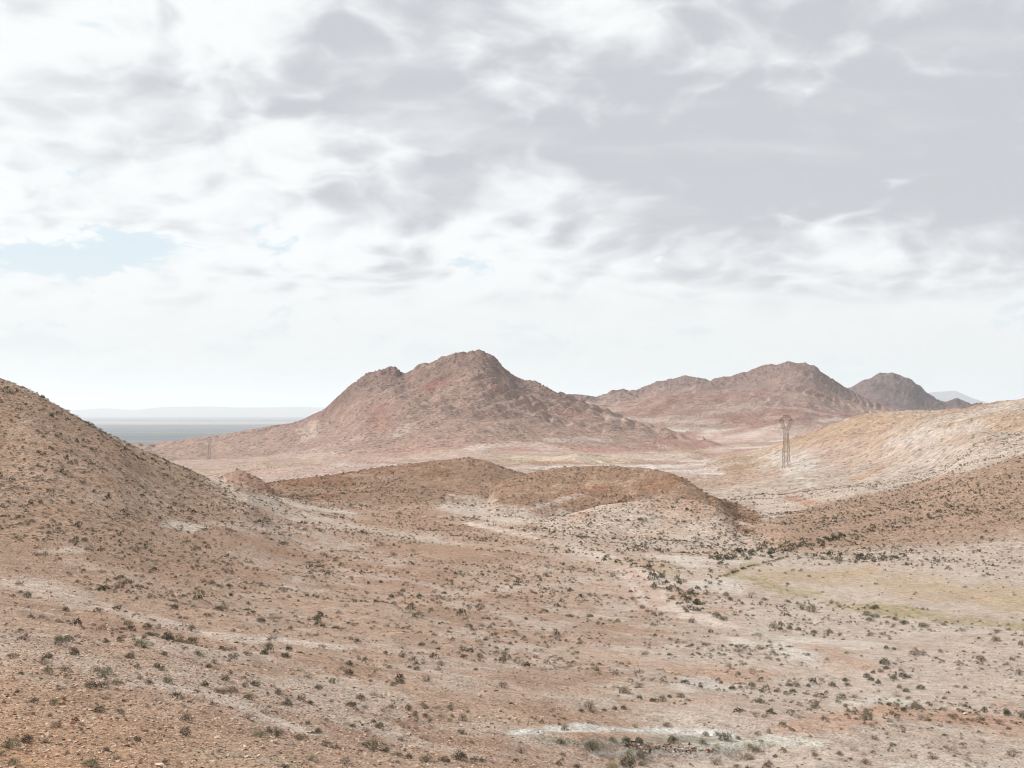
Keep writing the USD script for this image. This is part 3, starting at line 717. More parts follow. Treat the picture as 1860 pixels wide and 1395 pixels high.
ii = np.arange(pv.shape[0] * pv.shape[1]).reshape(pv.shape[:2])
pq = np.stack([ii[:-1, :-1], ii[:-1, 1:], ii[1:, 1:], ii[1:, :-1]], -1).reshape(-1, 4)
say(raw_mesh(path_of('plain'), pv.reshape(-1, 3), pq, np.tile([0, 0, 1.0], (pv.shape[0] * pv.shape[1], 1)), pc.reshape(-1, 3), M_far), 'flat blue-grey plain stretching to the horizon beyond the hillside', 'plain', kind='structure')


def far_range(name, crest, depth, width, col, label, seed):
    cp = np.array(crest, float)
    pxs = np.arange(cp[0, 0], cp[-1, 0] + 1, 6.0)
    rows = np.linspace(-1, 1, 25)
    PXh, S = np.meshgrid(pxs, rows)
    top = (HY - np.interp(PXh, cp[:, 0], cp[:, 1])) / F * depth
    Yh = depth + S * width
    Xh = (PXh - CX) / F * depth
    prof = (1 - np.abs(S)) ** 1.25
    Zh = PLAIN_Z - 5 + (top - PLAIN_Z + 5) * prof * (0.93 + 0.14 * (fbm(Xh, Yh, width * 0.35, 4, seed) - 0.5)) + (ridged(Xh, Yh * 0.4, width * 0.2, 3, seed + 5) - 0.6) * 60 * prof * (1 - prof) * 4
    v = np.stack([Xh, Yh, Zh], -1)
    n = grid_normals(v)
    i = np.arange(Xh.size).reshape(Xh.shape)
    q = np.stack([i[:-1, :-1], i[:-1, 1:], i[1:, 1:], i[1:, :-1]], -1).reshape(-1, 4)
    say(raw_mesh(path_of(name), v.reshape(-1, 3), q, n.reshape(-1, 3), np.broadcast_to(col, (Xh.size, 3)), M_far), label, 'hills', kind='structure')


far_range('far_hills', [(-700, 745), (-300, 742), (0, 741), (120, 745), (190, 740), (240, 744), (300, 738), (380, 737), (440, 739), (540, 738), (640, 741), (760, 746), (900, 750)], 46000, 3500, alb(150, 138, 130), 'pale flat-topped hills on the horizon beyond the plain', 600)
far_range('far_mountain', [(1560, 752), (1640, 728), (1680, 711), (1700, 708), (1735, 706), (1742, 709), (1765, 720), (1790, 728), (1830, 738), (1900, 752)], 33000, 3000, alb(110, 108, 112), 'pale blue mountain far behind the purple-grey peak', 620)

# ------------------------------------------------------------------ haze
hz = trimesh.creation.box([124000.0, 124000.0, 1.0])
hz.apply_scale([1, 1, 1])
zb, zt = -196.5, 600.0
hz.vertices[:, 2] = np.where(hz.vertices[:, 2] < 0, zb, zt)
g = Graph()
vol = g.node("principled_volume", color=(0.90, 0.95, 1.0), density=3.6e-5, anisotropy=0.2)
M_haze = usdkit.material(stage, '/World/Looks/haze_air', g.nodes, g.links, volume=f"{vol}.volume")
say(usdkit.mesh(stage, '/World/haze', hz, M_haze).GetPrim(), 'thin pale haze in the air over the whole desert valley', 'haze', kind='stuff')

# ------------------------------------------------------------------ standing things on the land
zfun = RegularGridInterpolator((np.log(R), TH), Z, bounds_error=False, fill_value=None)


def ground_at(px, Y):
    """Point of the land in the direction of column px, Y metres ahead."""
    th = math.atan((px - CX) / F)
    r = Y / math.cos(th)
    return np.array([r * math.sin(th), Y, float(zfun([[math.log(r), th]])[0])])


def at(px, py):
    """Where the line of sight through (px, py) first meets the land."""
    j = int(np.argmin(np.abs(PXF[C0:C1] - px))) + C0
    prof = PY[:, j]
    k = np.nonzero((prof[1:] <= py) & (R[1:] > 30))[0]
    i = int(k[0]) if len(k) else NR - 2
    a, b = prof[i], prof[i + 1]
    t = 0.5 if a == b else np.clip((a - py) / (a - b), 0, 1)
    r = R[i] + (R[i + 1] - R[i]) * t
    return ground_at(px, r * math.cos(TH[j]))

rng = np.random.default_rng(7)


def simple(name, colour, rough=0.9, vary=0.25, scale=3.0, translucent=0.0):
    g = Graph()
    pos = E(g, g.node("geometry") + ".position")
    rnd = E(g, g.node("object_info") + ".random")
    n = g.noise(pos, scale, 4.0, 0.6)
    f = (n - 0.5) * (vary * 3.0) + 1.0 + (rnd - 0.5) * vary * 1.6
    col = g.mix(1.0, tuple(float(x) for x in colour), g.xyz(f, f, f), "multiply")
    b = g.node("principled_bsdf", base_color=col, roughness=rough, specular_ior_level=0.15)
    out = f"{b}.BSDF"
    if translucent:
        t = g.node("translucent_bsdf", color=col)
        m = g.node("mix_closure", fac=translucent, closure1=E(g, out), closure2=E(g, f"{t}.BSDF"))
        out = f"{m}.closure"
    return usdkit.material(stage, f'/World/Looks/{name}', g.nodes, g.links, surface=out)


# ------------------------------------------------------------------ shrubs
def shrub_arrays(seed, n_leaf, n_twig, tall, clumps, leaf, spiky=0.0, open_=0.0):
    """Foliage and stems of a bush one metre across, its foot at the origin."""
    r = np.random.default_rng(seed)
    cen = []
    for k in range(clumps):
        a, e = r.uniform(0, 2 * np.pi), np.arcsin(r.uniform(0.05, 1.0))
        q = r.uniform(0.45, 1.0)
        cen.append([0.33 * q * np.cos(a) * np.cos(e) ** 0.6, 0.33 * q * np.sin(a) * np.cos(e) ** 0.6, tall * (0.16 + 0.62 * np.sin(e) * q), r.uniform(0.13, 0.24)])
    cen = np.array(cen)
    pick = r.integers(0, clumps, n_leaf)
    d = r.normal(size=(n_leaf, 3))
    d /= np.linalg.norm(d, axis=1, keepdims=True)
    P = cen[pick, :3] + d * cen[pick, 3:4] * r.uniform(0.35, 1.0, (n_leaf, 1)) ** 0.6 * np.array([1, 1, 0.8])
    P[:, 2] = np.abs(P[:, 2])
    core = r.uniform(size=n_leaf) < 0.55
    a, u, q = r.uniform(0, 2 * np.pi, n_leaf), r.uniform(0.0, 1.0, n_leaf), r.uniform(0.55, 1.0, n_leaf) ** 0.5
    dome_ = np.stack([0.44 * q * np.cos(a) * np.sqrt(1 - u * u), 0.44 * q * np.sin(a) * np.sqrt(1 - u * u), tall * 0.82 * q * u + 0.02], -1)
    P = np.where(core[:, None], dome_ * (1 + 0.16 * np.sin(a * 3 + seed)[:, None]), P)
    out = P - np.array([0, 0, -0.05])
    out /= np.linalg.norm(out, axis=1, keepdims=True)
    axis = out * (0.4 + spiky) + r.normal(size=(n_leaf, 3)) * 0.55
    axis /= np.linalg.norm(axis, axis=1, keepdims=True)
    side = np.cross(axis, r.normal(size=(n_leaf, 3)))
    side /= np.maximum(np.linalg.norm(side, axis=1, keepdims=True), 1e-6)
    L = leaf * r.uniform(0.6, 1.4, (n_leaf, 1)) * (1 + spiky)
    W = leaf * r.uniform(0.25, 0.55, (n_leaf, 1)) / (1 + spiky)
    A, B, C = P + side * W, P - side * W, P + axis * L
    V = np.stack([A, B, C], 1).reshape(-1, 3)
    fol = (V, np.arange(len(V)).reshape(-1, 3))
    # stems: thin three-sided twigs from the foot to the clumps
    vs, fs, n = [], [], 0
    for k in range(n_twig):
        c = cen[r.integers(0, clumps), :3] + r.normal(size=3) * 0.06
        a = np.array([r.normal() * 0.03, r.normal() * 0.03, -0.06])
        m = (a + c) / 2 + np.array([c[0], c[1], 0]) * 0.18
        for p, q, w0, w1 in ((a, m, 0.016, 0.012), (m, c, 0.012, 0.004)):
            ax = (q - p) / np.linalg.norm(q - p)
            u = np.cross(ax, [0.3, 0.8, 0.52])
            u /= np.linalg.norm(u)
            w = np.cross(ax, u)
            ang = np.arange(3) * 2.094
            ring = np.cos(ang)[:, None] * u + np.sin(ang)[:, None] * w
            vs += [p + ring * w0, q + ring * w1]
            for i in range(3):
                j = (i + 1) % 3
                fs += [(n + i, n + j, n + 3 + j), (n + i, n + 3 + j, n + 3 + i)]
            n += 6
    return fol, (np.vstack(vs), np.array(fs))


SHRUB = {   # look: colour, height for width, clumps, leaf size, spikiness, leaves
    'D': ('dark_olive', (0.052, 0.048, 0.028), 0.72, 11, 0.055, 0.2, 760),
    'O': ('olive_brown', (0.118, 0.100, 0.064), 0.66, 10, 0.055, 0.3, 620),
    'G': ('grey_green', (0.150, 0.146, 0.098), 0.70, 10, 0.060, 0.9, 600),
    'B': ('dry_brown', (0.125, 0.090, 0.068), 0.62, 9, 0.050, 0.8, 480),
    'P': ('pale_twiggy', (0.23, 0.185, 0.145), 0.60, 8, 0.050, 0.9, 300),
    'Y': ('yellow_green', (0.26, 0.235, 0.12), 0.60, 8, 0.060, 0.9, 560),
    'N': ('fresh_green', (0.050, 0.066, 0.030), 0.70, 10, 0.055, 0.2, 640),
}
M_stem = simple('woody_stem', (0.11, 0.08, 0.06))
M_leaf = {k: simple(v[0] + '_foliage', v[1], vary=0.28, scale=5.0, translucent=0.06) for k, v in SHRUB.items()}
KIND = {}
low = {}
for k, (word, colour, tall, cl, leaf, spiky, n_leaf) in SHRUB.items():
    for v in range(3):
        fol, stem = shrub_arrays(1000 + 10 * ord(k) + v, n_leaf, 16 if k in 'PB' else 10, tall, cl + v, leaf, spiky)
        cp = stage.CreateClassPrim(f'/World/{word}_shrub_kind_{"abc"[v]}')
        usdkit.mesh(stage, cp.GetPath().pathString + '/foliage', fol, M_leaf[k])
        usdkit.mesh(stage, cp.GetPath().pathString + '/stems', stem, M_stem)
        KIND[k, v] = cp.GetPath()
        low[k, v] = shrub_arrays(5000 + 10 * ord(k) + v, 150, 4, tall * 0.92, 7 + v, leaf * 2.0, spiky)[0]
        low[k, v + 3] = shrub_arrays(6000 + 10 * ord(k) + v, 44, 2, tall * 0.9, 5 + v, leaf * 3.6, spiky * 0.5)[0]


def place_shrub(p, w, k, label, group=None, h=1.0):
    v = int(rng.integers(0, 3))
    x = UsdGeom.Xform.Define(stage, path_of('shrub'))
    x.AddTranslateOp().Set(Gf.Vec3d(float(p[0]), float(p[1]), float(p[2]) - 0.03))
    x.AddRotateZOp().Set(float(rng.uniform(0, 360)))
    x.AddScaleOp().Set(Gf.Vec3f(float(w), float(w * rng.uniform(0.85, 1.1)), float(w * h)))
    x.GetPrim().GetReferences().AddInternalReference(KIND[k, v])
    x.GetPrim().SetInstanceable(True)
    say(x.GetPrim(), label, 'shrub', group)


# every larger bush that the photograph lets one single out: column, foot row, width in pixels, look, height factor, label
BUSHES = [
    (20, 1360, 34, 'G', 1.0, 'large spiky grey-green shrub touching a darker one at the lower corner of the stony slope'),
    (50, 1350, 28, 'D', 0.9, 'dark shrub pressed against the large spiky grey-green one'),
    (24, 1390, 24, 'G', 0.9, 'grey-green domed shrub cut by the bottom edge below the large spiky pair'),
    (3, 1372, 16, 'G', 1.0, 'narrow grey-green shrub at the picture edge below the large spiky pair'),
    (50, 1370, 15, 'P', 1.0, 'thin pale twiggy shrub directly below the dark one of the large pair'),
    (110, 1354, 10, 'G', 0.8, 'tiny grey-green tuft beside the dark shrub of the large pair'),
    (165, 1394, 34, 'G', 0.8, 'broad grey-green shrub half cut by the bottom edge above the pale slab'),
    (250, 1346, 16, 'D', 0.9, 'small two-lobed dark shrub among loose rocks near the pale slab'),
    (300, 1386, 14, 'D', 0.8, 'small green shrub growing right behind the long pale slab'),
    (98, 1281, 21, 'G', 1.0, 'lone grey-green shrub flaring upward on bare rubble above the large pair'),
    (180, 1294, 22, 'D', 1.0, 'compact dark green shrub beside the lone flaring one on the rubble'),
    (218, 1296, 20, 'G', 0.8, 'low grey shrub leaning beside the compact dark green one'),
    (148, 1318, 18, 'B', 0.7, 'low brown twiggy shrub below the compact dark green one'),
    (22, 1196, 22, 'B', 1.0, 'very dark brown domed shrub alone near the edge of the slope'),
    (135, 1190, 26, 'D', 0.9, 'wide blackish grey shrub on the slope above the pale gash'),
    (88, 1224, 22, 'G', 1.1, 'round green-grey shrub at the upper end of the pale gash'),
    (120, 1220, 22, 'B', 0.9, 'round brown shrub next to the green-grey one above the pale gash'),
    (78, 1207, 20, 'P', 0.9, 'faded pale brown shrub just above the round green-grey one'),
    (88, 1195, 16, 'D', 1.0, 'small dark shrub between the faded pale one and the wide blackish one'),
    (38, 1225, 15, 'D', 0.7, 'flat dark shrub at the start of the pale gash'),
    (45, 1162, 22, 'B', 0.9, 'ragged brown shrub uphill of the very dark brown dome'),
    (110, 1172, 28, 'G', 1.0, 'tall olive grey shrub with a ragged crown uphill of the wide blackish one'),
    (125, 1165, 24, 'G', 0.8, 'grey shrub beside the tall olive grey ragged one'),
    (165, 1250, 26, 'D', 0.9, 'dark half of the merged shrub pair in the middle of the rubble slope'),
    (186, 1248, 24, 'O', 0.9, 'brown half of the merged shrub pair in the middle of the rubble slope'),
    (182, 1266, 20, 'P', 0.8, 'grey dead-looking shrub just below the merged pair'),
    (194, 1270, 16, 'B', 0.7, 'brown lower end of the dead-looking grey shrub below the merged pair'),
    (210, 1243, 18, 'G', 0.8, 'small olive shrub set apart beside the merged pair'),
    (120, 1242, 18, 'P', 0.8, 'pale olive shrub at the lower end of the pale gash'),
    (134, 1250, 10, 'B', 0.9, 'tiny dark brown tuft below the pale gash'),
    (174, 1219, 22, 'B', 0.8, 'dark-footed brown shrub uphill of the merged pair'),
    (193, 1226, 28, 'G', 0.9, 'hazy grey-green shrub touching the dark-footed brown one'),
    (186, 1232, 18, 'G', 0.8, 'grey-green shrub in front of the hazy one uphill of the merged pair'),
    (192, 1168, 14, 'D', 0.9, 'small dark round shrub level with the wide silvery one'),
    (218, 1163, 15, 'D', 0.9, 'small dark shrub halfway between the round dark one and the wide silvery one'),
    (257, 1174, 32, 'G', 0.6, 'widest silvery green cushion shrub beside a reddish stone streak'),
    (262, 1178, 12, 'D', 0.9, 'dark tuft at the foot of the silvery cushion shrub'),
    (236, 1196, 20, 'D', 0.8, 'dark grey oblong shrub with a lilac stone beside it'),
    (213, 1196, 15, 'P', 0.8, 'faint grey shrub beside the dark grey oblong one'),
    (298, 1190, 15, 'D', 0.8, 'small dark green shrub below the silvery cushion'),
    (285, 1212, 16, 'D', 0.9, 'darker of two touching shrubs on the slope under the silvery cushion'),
    (293, 1218, 18, 'G', 0.9, 'greener of two touching shrubs on the slope under the silvery cushion'),
    (248, 1213, 15, 'G', 0.9, 'lone grey-green shrub beside the two touching ones'),
    (254, 1234, 14, 'B', 1.1, 'upright brown shrub between the small olive one and the pale wash'),
    (270, 1243, 18, 'O', 0.9, 'brownish shrub beside the upright brown one'),
    (305, 1240, 20, 'G', 0.9, 'pale olive shrub at the head of the lower pale wash'),
    (284, 1274, 22, 'P', 0.9, 'mauve-grey dry shrub uphill of the round olive pair'),
    (338, 1311, 24, 'O', 1.25, 'upper of two round olive shrubs standing one above the other'),
    (336, 1336, 25, 'O', 1.15, 'lower of two round olive shrubs standing one above the other'),
    (333, 1284, 14, 'P', 0.8, 'faint twiggy shrub above the two round olive shrubs'),
    (400, 1366, 20, 'P', 0.9, 'dry twiggy shrub on greenish ground near the bottom edge'),
    (453, 1308, 30, 'P', 1.05, 'open twiggy shrub with a dark foot standing on the lower pale wash'),
    (502, 1338, 26, 'O', 1.1, 'tall olive shrub at the lower rim of the lower pale wash'),
    (488, 1330, 14, 'D', 0.8, 'small dark shrub joined to the tall olive one on the wash rim'),
    (472, 1339, 32, 'G', 0.6, 'low wide grey-green shrub beside the tall olive one on the wash rim'),
    (548, 1344, 32, 'O', 0.7, 'broad mounded olive brown shrub near the end of the lower pale wash'),
    (530, 1352, 22, 'P', 0.7, 'pale tuft spreading from the broad mounded olive brown shrub'),
    (578, 1331, 18, 'D', 0.9, 'dark green shrub at the tip of the lower pale wash'),
    (592, 1356, 26, 'B', 0.8, 'brown twiggy shrub past the tip of the lower pale wash'),
    (610, 1362, 24, 'B', 0.8, 'darker brown shrub touching the twiggy one past the tip of the wash'),
    (568, 1382, 20, 'G', 0.9, 'lone grey-green shrub on rubble under the broad mounded one'),
    (517, 1395, 18, 'D', 0.7, 'small dark green shrub cut by the bottom edge on greenish ground'),
    (372, 1247, 18, 'D', 1.0, 'dark round shrub uphill of the three-shrub clump'),
    (409, 1236, 22, 'O', 0.9, 'bushy olive shrub directly above the three-shrub clump'),
    (395, 1258, 18, 'O', 0.9, 'outer brown shrub of the three-shrub clump above the lower wash'),
    (407, 1260, 20, 'B', 0.9, 'dark middle shrub of the three-shrub clump above the lower wash'),
    (422, 1260, 24, 'O', 1.0, 'largest olive shrub of the three-shrub clump above the lower wash'),
    (452, 1271, 26, 'O', 0.85, 'rounded brown-grey shrub just below the three-shrub clump'),
    (464, 1246, 20, 'D', 0.9, 'dark purplish shrub between the clump and the faint twiggy dome'),
    (445, 1247, 16, 'G', 0.8, 'grey-green shrub beside the dark purplish one'),
    (506, 1262, 16, 'O', 1.3, 'narrow leaning olive shrub downhill of the dark purplish one'),
    (486, 1262, 9, 'D', 1.0, 'tiny black tuft between the rounded brown-grey and the leaning olive shrub'),
    (523, 1281, 18, 'D', 1.0, 'dark shrub with a paler side below the leaning olive one'),
    (564, 1279, 15, 'D', 0.8, 'small dark green shrub level with the dark pale-sided one'),
    (562, 1232, 24, 'P', 0.8, 'large faint twiggy dome on bare soil'),
    (604, 1241, 18, 'O', 1.0, 'olive shrub at the edge of the large faint twiggy dome'),
    (578, 1252, 18, 'D', 0.8, 'blackish green shrub below the large faint twiggy dome'),
    (358, 1190, 17, 'O', 1.1, 'olive shrub just under the thin pale line of the upper wash'),
    (389, 1205, 16, 'B', 1.0, 'brown shrub at the top of a short column of three'),
    (379, 1213, 15, 'D', 0.9, 'dark shrub in the middle of a short column of three'),
    (393, 1216, 18, 'P', 0.8, 'grey shrub at the bottom of a short column of three'),
    (479, 1189, 18, 'D', 0.7, 'dark flat shrub at the end of the thin pale line of the upper wash'),
    (487, 1176, 22, 'O', 0.8, 'twin-lobed olive shrub against the pale upper wash'),
    (518, 1194, 18, 'D', 0.8, 'purplish dark shrub downhill of the twin-lobed one'),
    (576, 1127, 22, 'D', 0.75, 'blackest shrub on the open plain, low and wide'),
    (582, 1119, 14, 'D', 0.9, 'black tuft right behind the blackest low shrub'),
    (475, 1131, 18, 'D', 0.9, 'dark shrub of two lobes beyond the upper wash facing the blackest one'),
    (348, 1146, 18, 'G', 1.0, 'grey-green shrub standing on the upper pale wash'),
    (267, 1141, 20, 'D', 0.8, 'dark olive shrub below the upper pale wash beside a tiny black tuft'),
    (233, 1136, 22, 'O', 0.8, 'olive brown shrub next to the dark olive one below the upper wash'),
    (185, 1144, 20, 'B', 0.8, 'brown shrub by itself under the upper pale wash'),
    (376, 1120, 18, 'O', 0.7, 'low olive shrub on bare tan soil above the upper wash'),
    (317, 1106, 15, 'D', 0.9, 'small dark green shrub above the upper wash'),
    (120, 1110, 16, 'N', 1.0, 'fresh green shrub beside a red stone patch on the upper wash'),
    (50, 1085, 18, 'D', 0.9, 'dark olive shrub on the paler strip above the upper wash'),
    (73, 914, 13, 'N', 0.9, 'bright green bush on the tall hillside above the other green ones'),
    (33, 940, 11, 'N', 0.9, 'smaller bright green bush on the tall hillside near the picture edge'),
    (88, 969, 11, 'N', 0.9, 'bright green bush halfway down the tall hillside'),
    (154, 983, 15, 'N', 0.8, 'widest bright green bush low on the tall hillside'),
    (358, 1030, 12, 'N', 0.8, 'single fresh green bush at the foot of the tall hillside'),
    (742, 1291, 15, 'O', 1.6, 'smooth egg-shaped upright brown shrub'),
    (690, 1323, 20, 'D', 1.0, 'dark round shrub with reddish soil at its foot on pale stony ground'),
    (678, 1312, 12, 'D', 0.9, 'small dark shrub behind the round one with reddish soil'),
    (638, 1284, 24, 'D', 0.7, 'long dark olive shrub with a second lobe'),
    (662, 1287, 16, 'B', 0.8, 'brown shrub trailing the long dark olive one'),
    (654, 1270, 20, 'D', 0.8, 'smooth dark mound-like shrub above the long dark olive one'),
    (680, 1263, 22, 'P', 0.8, 'pale brown shrub above the smooth dark mound'),
    (674, 1358, 36, 'O', 0.75, 'wide grey-brown spiky shrub above the bottom shrub row'),
    (702, 1366, 16, 'D', 1.0, 'upright dark shrub next to the wide grey-brown spiky one'),
    (722, 1374, 24, 'O', 0.7, 'olive shrub sloping down beside the upright dark one'),
    (776, 1385, 32, 'O', 0.8, 'two-tone olive brown shrub in the row along the bottom edge'),
    (806, 1383, 22, 'O', 0.85, 'middle olive shrub in the row along the bottom edge'),
    (835, 1380, 36, 'D', 0.75, 'largest dark olive shrub in the row along the bottom edge'),
    (876, 1385, 15, 'D', 1.0, 'small dark shrub ending the row along the bottom edge'),
    (728, 1346, 16, 'O', 0.9, 'grey-brown shrub on the pale patch behind the bottom row'),
    (664, 1329, 22, 'B', 0.6, 'low dark twiggy shrub beside the round one with reddish soil'),
    (733, 1321, 18, 'P', 0.9, 'greyish shrub on pale ground beside the round dark one'),
    (774, 1304, 16, 'G', 0.9, 'olive tuft on the pale strip beyond the egg-shaped shrub'),
    (802, 1303, 22, 'P', 0.8, 'pale olive spreading shrub on the pale strip beyond the egg-shaped one'),
    (841, 1309, 20, 'O', 1.1, 'olive shrub with a brown top at the edge of the pale strip'),
    (838, 1332, 18, 'O', 0.9, 'olive brown shrub on smooth soil below the brown-topped one'),
    (803, 1330, 14, 'P', 0.8, 'faint reddish shrub on smooth soil beside the olive brown one'),
    (710, 1287, 14, 'O', 1.2, 'narrow upright olive shrub beside the egg-shaped one'),
    (818, 1287, 14, 'G', 0.9, 'grey shrub alone on smooth soil level with the egg-shaped one'),
    (731, 1194, 18, 'B', 1.1, 'dark brown boulder-like shrub on the open plain'),
    (731, 1178, 18, 'P', 1.0, 'faded shrub right behind the boulder-like one'),
    (700, 1188, 9, 'D', 1.3, 'tiny pointed dark shrub beside the boulder-like one'),
    (634, 1208, 16, 'D', 0.9, 'dark grey round shrub above a dark green one on the open plain'),
    (634, 1225, 18, 'D', 0.9, 'dark green round shrub below the dark grey one on the open plain'),
    (775, 1238, 19, 'B', 1.0, 'rounded rust-brown shrub on stony ground'),
    (726, 1241, 19, 'D', 0.8, 'purplish grey mounded shrub on stony ground'),
    (713, 1246, 15, 'B', 0.8, 'brown shrub touching the purplish grey mound'),
    (800, 1209, 16, 'B', 1.0, 'wedge-shaped brown shrub on the open plain'),
    (757, 1217, 14, 'D', 0.8, 'dark flat shrub between the wedge-shaped and the boulder-like ones'),
    (707, 1214, 15, 'O', 0.8, 'olive shrub uphill of the rounded rust-brown one'),
    (766, 1173, 15, 'D', 0.8, 'dark olive flat shrub on the smooth plain'),
    (916, 1190, 13, 'O', 1.2, 'brown shrub of several heads on the smooth plain'),
    (901, 1178, 11, 'O', 0.9, 'small shrub behind the several-headed brown one'),
    (872, 1194, 13, 'G', 1.0, 'grey-green tuft on a low swell of the smooth plain'),
    (914, 1249, 22, 'B', 0.9, 'dry brown shrub by itself on reddish smooth soil'),
    (873, 1107, 22, 'B', 0.9, 'dark tangled dead shrub in the middle of the smooth plain'),
    (732, 1075, 11, 'D', 0.9, 'darker of the small shrubs by the pink streak'),
    (711, 1085, 12, 'D', 0.9, 'small dark shrub below the pink streak'),
    (807, 1079, 11, 'D', 0.8, 'small dark shrub at the end of the pink streak'),
    (692, 1059, 10, 'D', 0.9, 'black stump-like shrub above the pink streak'),
    (946, 1368, 24, 'B', 0.75, 'dark reddish brown shrub with a paler twin on the smooth soil shelf'),
    (1070, 1287, 24, 'B', 1.1, 'tallest dark reddish brown shrub on orange soil'),
    (1056, 1293, 14, 'D', 0.7, 'low dark shrub at the foot of the tallest reddish brown one'),
    (1076, 1294, 18, 'O', 0.7, 'olive shrub in front of the tallest reddish brown one'),
    (1097, 1291, 12, 'D', 0.7, 'small dark olive shrub trailing the tallest reddish brown one'),
    (1116, 1289, 12, 'D', 1.0, 'small round dark shrub between the tallest one and the leaning one'),
    (1133, 1288, 14, 'D', 0.9, 'dark leaning shrub below the pale grey patch'),
    (1133, 1259, 22, 'O', 1.0, 'olive shrub growing on the edge of the pale grey patch'),
    (1162, 1249, 20, 'B', 0.9, 'brown twiggy shrub behind the pale grey patch'),
    (1203, 1274, 18, 'O', 1.1, 'greyish shrub at the far end of the pale grey patch'),
    (1216, 1267, 9, 'D', 1.1, 'small dark tuft beside the greyish shrub of the pale grey patch'),
    (1237, 1267, 16, 'O', 1.0, 'olive brown shrub past the far end of the pale grey patch'),
    (1026, 1326, 17, 'O', 1.0, 'brown-olive shrub on the white top of the mud bank'),
    (1154, 1322, 18, 'P', 1.0, 'pale green-brown shrub just behind the white top of the mud bank'),
    (1212, 1320, 18, 'O', 0.9, 'low twin shrub behind the white top of the mud bank'),
    (1018, 1350, 20, 'O', 0.8, 'olive shrub on the dark face of the mud bank'),
    (1075, 1361, 32, 'G', 0.75, 'wide silver-green shrub at the foot of the grey mud bank'),
    (1112, 1346, 16, 'G', 0.8, 'small grey-olive shrub under the mud bank next to the rubble heap'),
    (1137, 1346, 18, 'D', 0.8, 'dark shrub at the mud bank end above the rubble heap'),
    (1160, 1350, 17, 'D', 1.1, 'dark upright shrub at the upper edge of the rubble heap'),
    (1222, 1350, 24, 'D', 1.0, 'dark green shrub at the far edge of the rubble heap'),
    (1165, 1376, 24, 'O', 1.0, 'olive shrub in front of the rubble heap'),
    (1143, 1371, 20, 'G', 0.8, 'grey-green shrub between the silver-green one and the rubble heap'),
    (1140, 1393, 36, 'D', 1.0, 'big dark olive shrub at the bottom edge below the rubble heap'),
    (1112, 1394, 26, 'Y', 0.8, 'pale yellowish green shrub touching the big dark one at the bottom edge'),
    (1168, 1391, 20, 'O', 0.9, 'brown shrub on the other side of the big dark one at the bottom edge'),
    (1015, 1389, 14, 'D', 1.0, 'small dark shrub at the bottom edge on the smooth soil shelf'),
    (1046, 1394, 15, 'D', 0.8, 'dark flat shrub cut by the bottom edge on the smooth soil shelf'),
    (937, 1383, 14, 'D', 0.7, 'low dark shrub below the one with a paler twin'),
    (1317, 1345, 27, 'D', 0.9, 'dark flame-shaped shrub at the end of the mud bank'),
    (1302, 1336, 16, 'O', 0.9, 'olive shrub just behind the dark flame-shaped one'),
    (1281, 1337, 16, 'O', 1.0, 'brownish shrub on the white mud behind the flame-shaped one'),
    (1341, 1343, 12, 'D', 0.9, 'dark tuft beside the dark flame-shaped shrub'),
    (1277, 1351, 15, 'O', 1.0, 'olive shrub on the gully floor near the dark stones'),
    (1303, 1358, 19, 'P', 0.9, 'greyish shrub on the gully floor under the flame-shaped one'),
    (1359, 1357, 19, 'Y', 0.8, 'only bright yellow-green cushion shrub on pale ground'),
    (1375, 1366, 22, 'B', 0.8, 'brown shrub directly below the yellow-green cushion'),
    (1358, 1381, 27, 'B', 0.8, 'broad dark brown shrub on orange soil below the yellow-green cushion'),
    (1396, 1394, 24, 'B', 1.0, 'tall dry brown shrub at the bottom edge past the broad dark brown one'),
    (1301, 1389, 26, 'B', 0.8, 'dry brown shrub on orange soil at the bottom edge'),
    (1339, 1395, 18, 'O', 0.7, 'shrub just cut by the bottom edge between two dry brown ones'),
    (1408, 1375, 11, 'D', 0.9, 'dark tuft above the tall dry brown shrub'),
    (1396, 1332, 11, 'B', 1.7, 'narrow upright brown shrub like a stump on pale ground'),
    (1376, 1335, 13, 'B', 1.1, 'brown-black shrub beside the stump-like one on pale ground'),
    (1279, 1318, 12, 'P', 1.0, 'small pale rounded shrub on the white ground beyond the mud bank'),
    (1453, 1353, 20, 'P', 0.5, 'flat pale olive mat on pale ground'),
    (1480, 1373, 15, 'G', 0.8, 'small olive tuft below the flat pale olive mat'),
    (1525, 1371, 14, 'O', 1.0, 'small upright olive shrub level with the olive tuft'),
    (1365, 1246, 15, 'D', 0.8, 'dark olive pointed shrub on the line of shrubs beyond the orange flat'),
    (1330, 1252, 15, 'D', 0.7, 'flat dark green shrub starting the line beyond the orange flat'),
    (1445, 1247, 18, 'O', 0.9, 'grey-olive shrub in the middle of the line beyond the orange flat'),
    (1433, 1246, 12, 'D', 0.8, 'dark shrub fused to the grey-olive one on the line'),
    (1468, 1248, 11, 'D', 0.9, 'dark shrub after the fused pair on the line'),
    (1511, 1246, 15, 'D', 0.9, 'blackish shrub near the end of the line beyond the orange flat'),
    (1538, 1245, 16, 'O', 0.7, 'flat olive shrub ending the line beyond the orange flat'),
    (1535, 1237, 12, 'D', 0.9, 'dark shrub right behind the flat olive one ending the line'),
    (1323, 1211, 15, 'B', 0.9, 'brown domed shrub on the orange flat edge'),
    (1323, 1219, 10, 'P', 0.9, 'pale small shrub under the brown domed one'),
    (1482, 1266, 15, 'O', 0.7, 'rusty olive low shrub on the pale-orange border'),
    (1540, 1293, 14, 'O', 0.9, 'olive shrub near the first white patch'),
    (1607, 1207, 22, 'D', 0.9, 'dark shrub crowning the dark cluster on pale ground'),
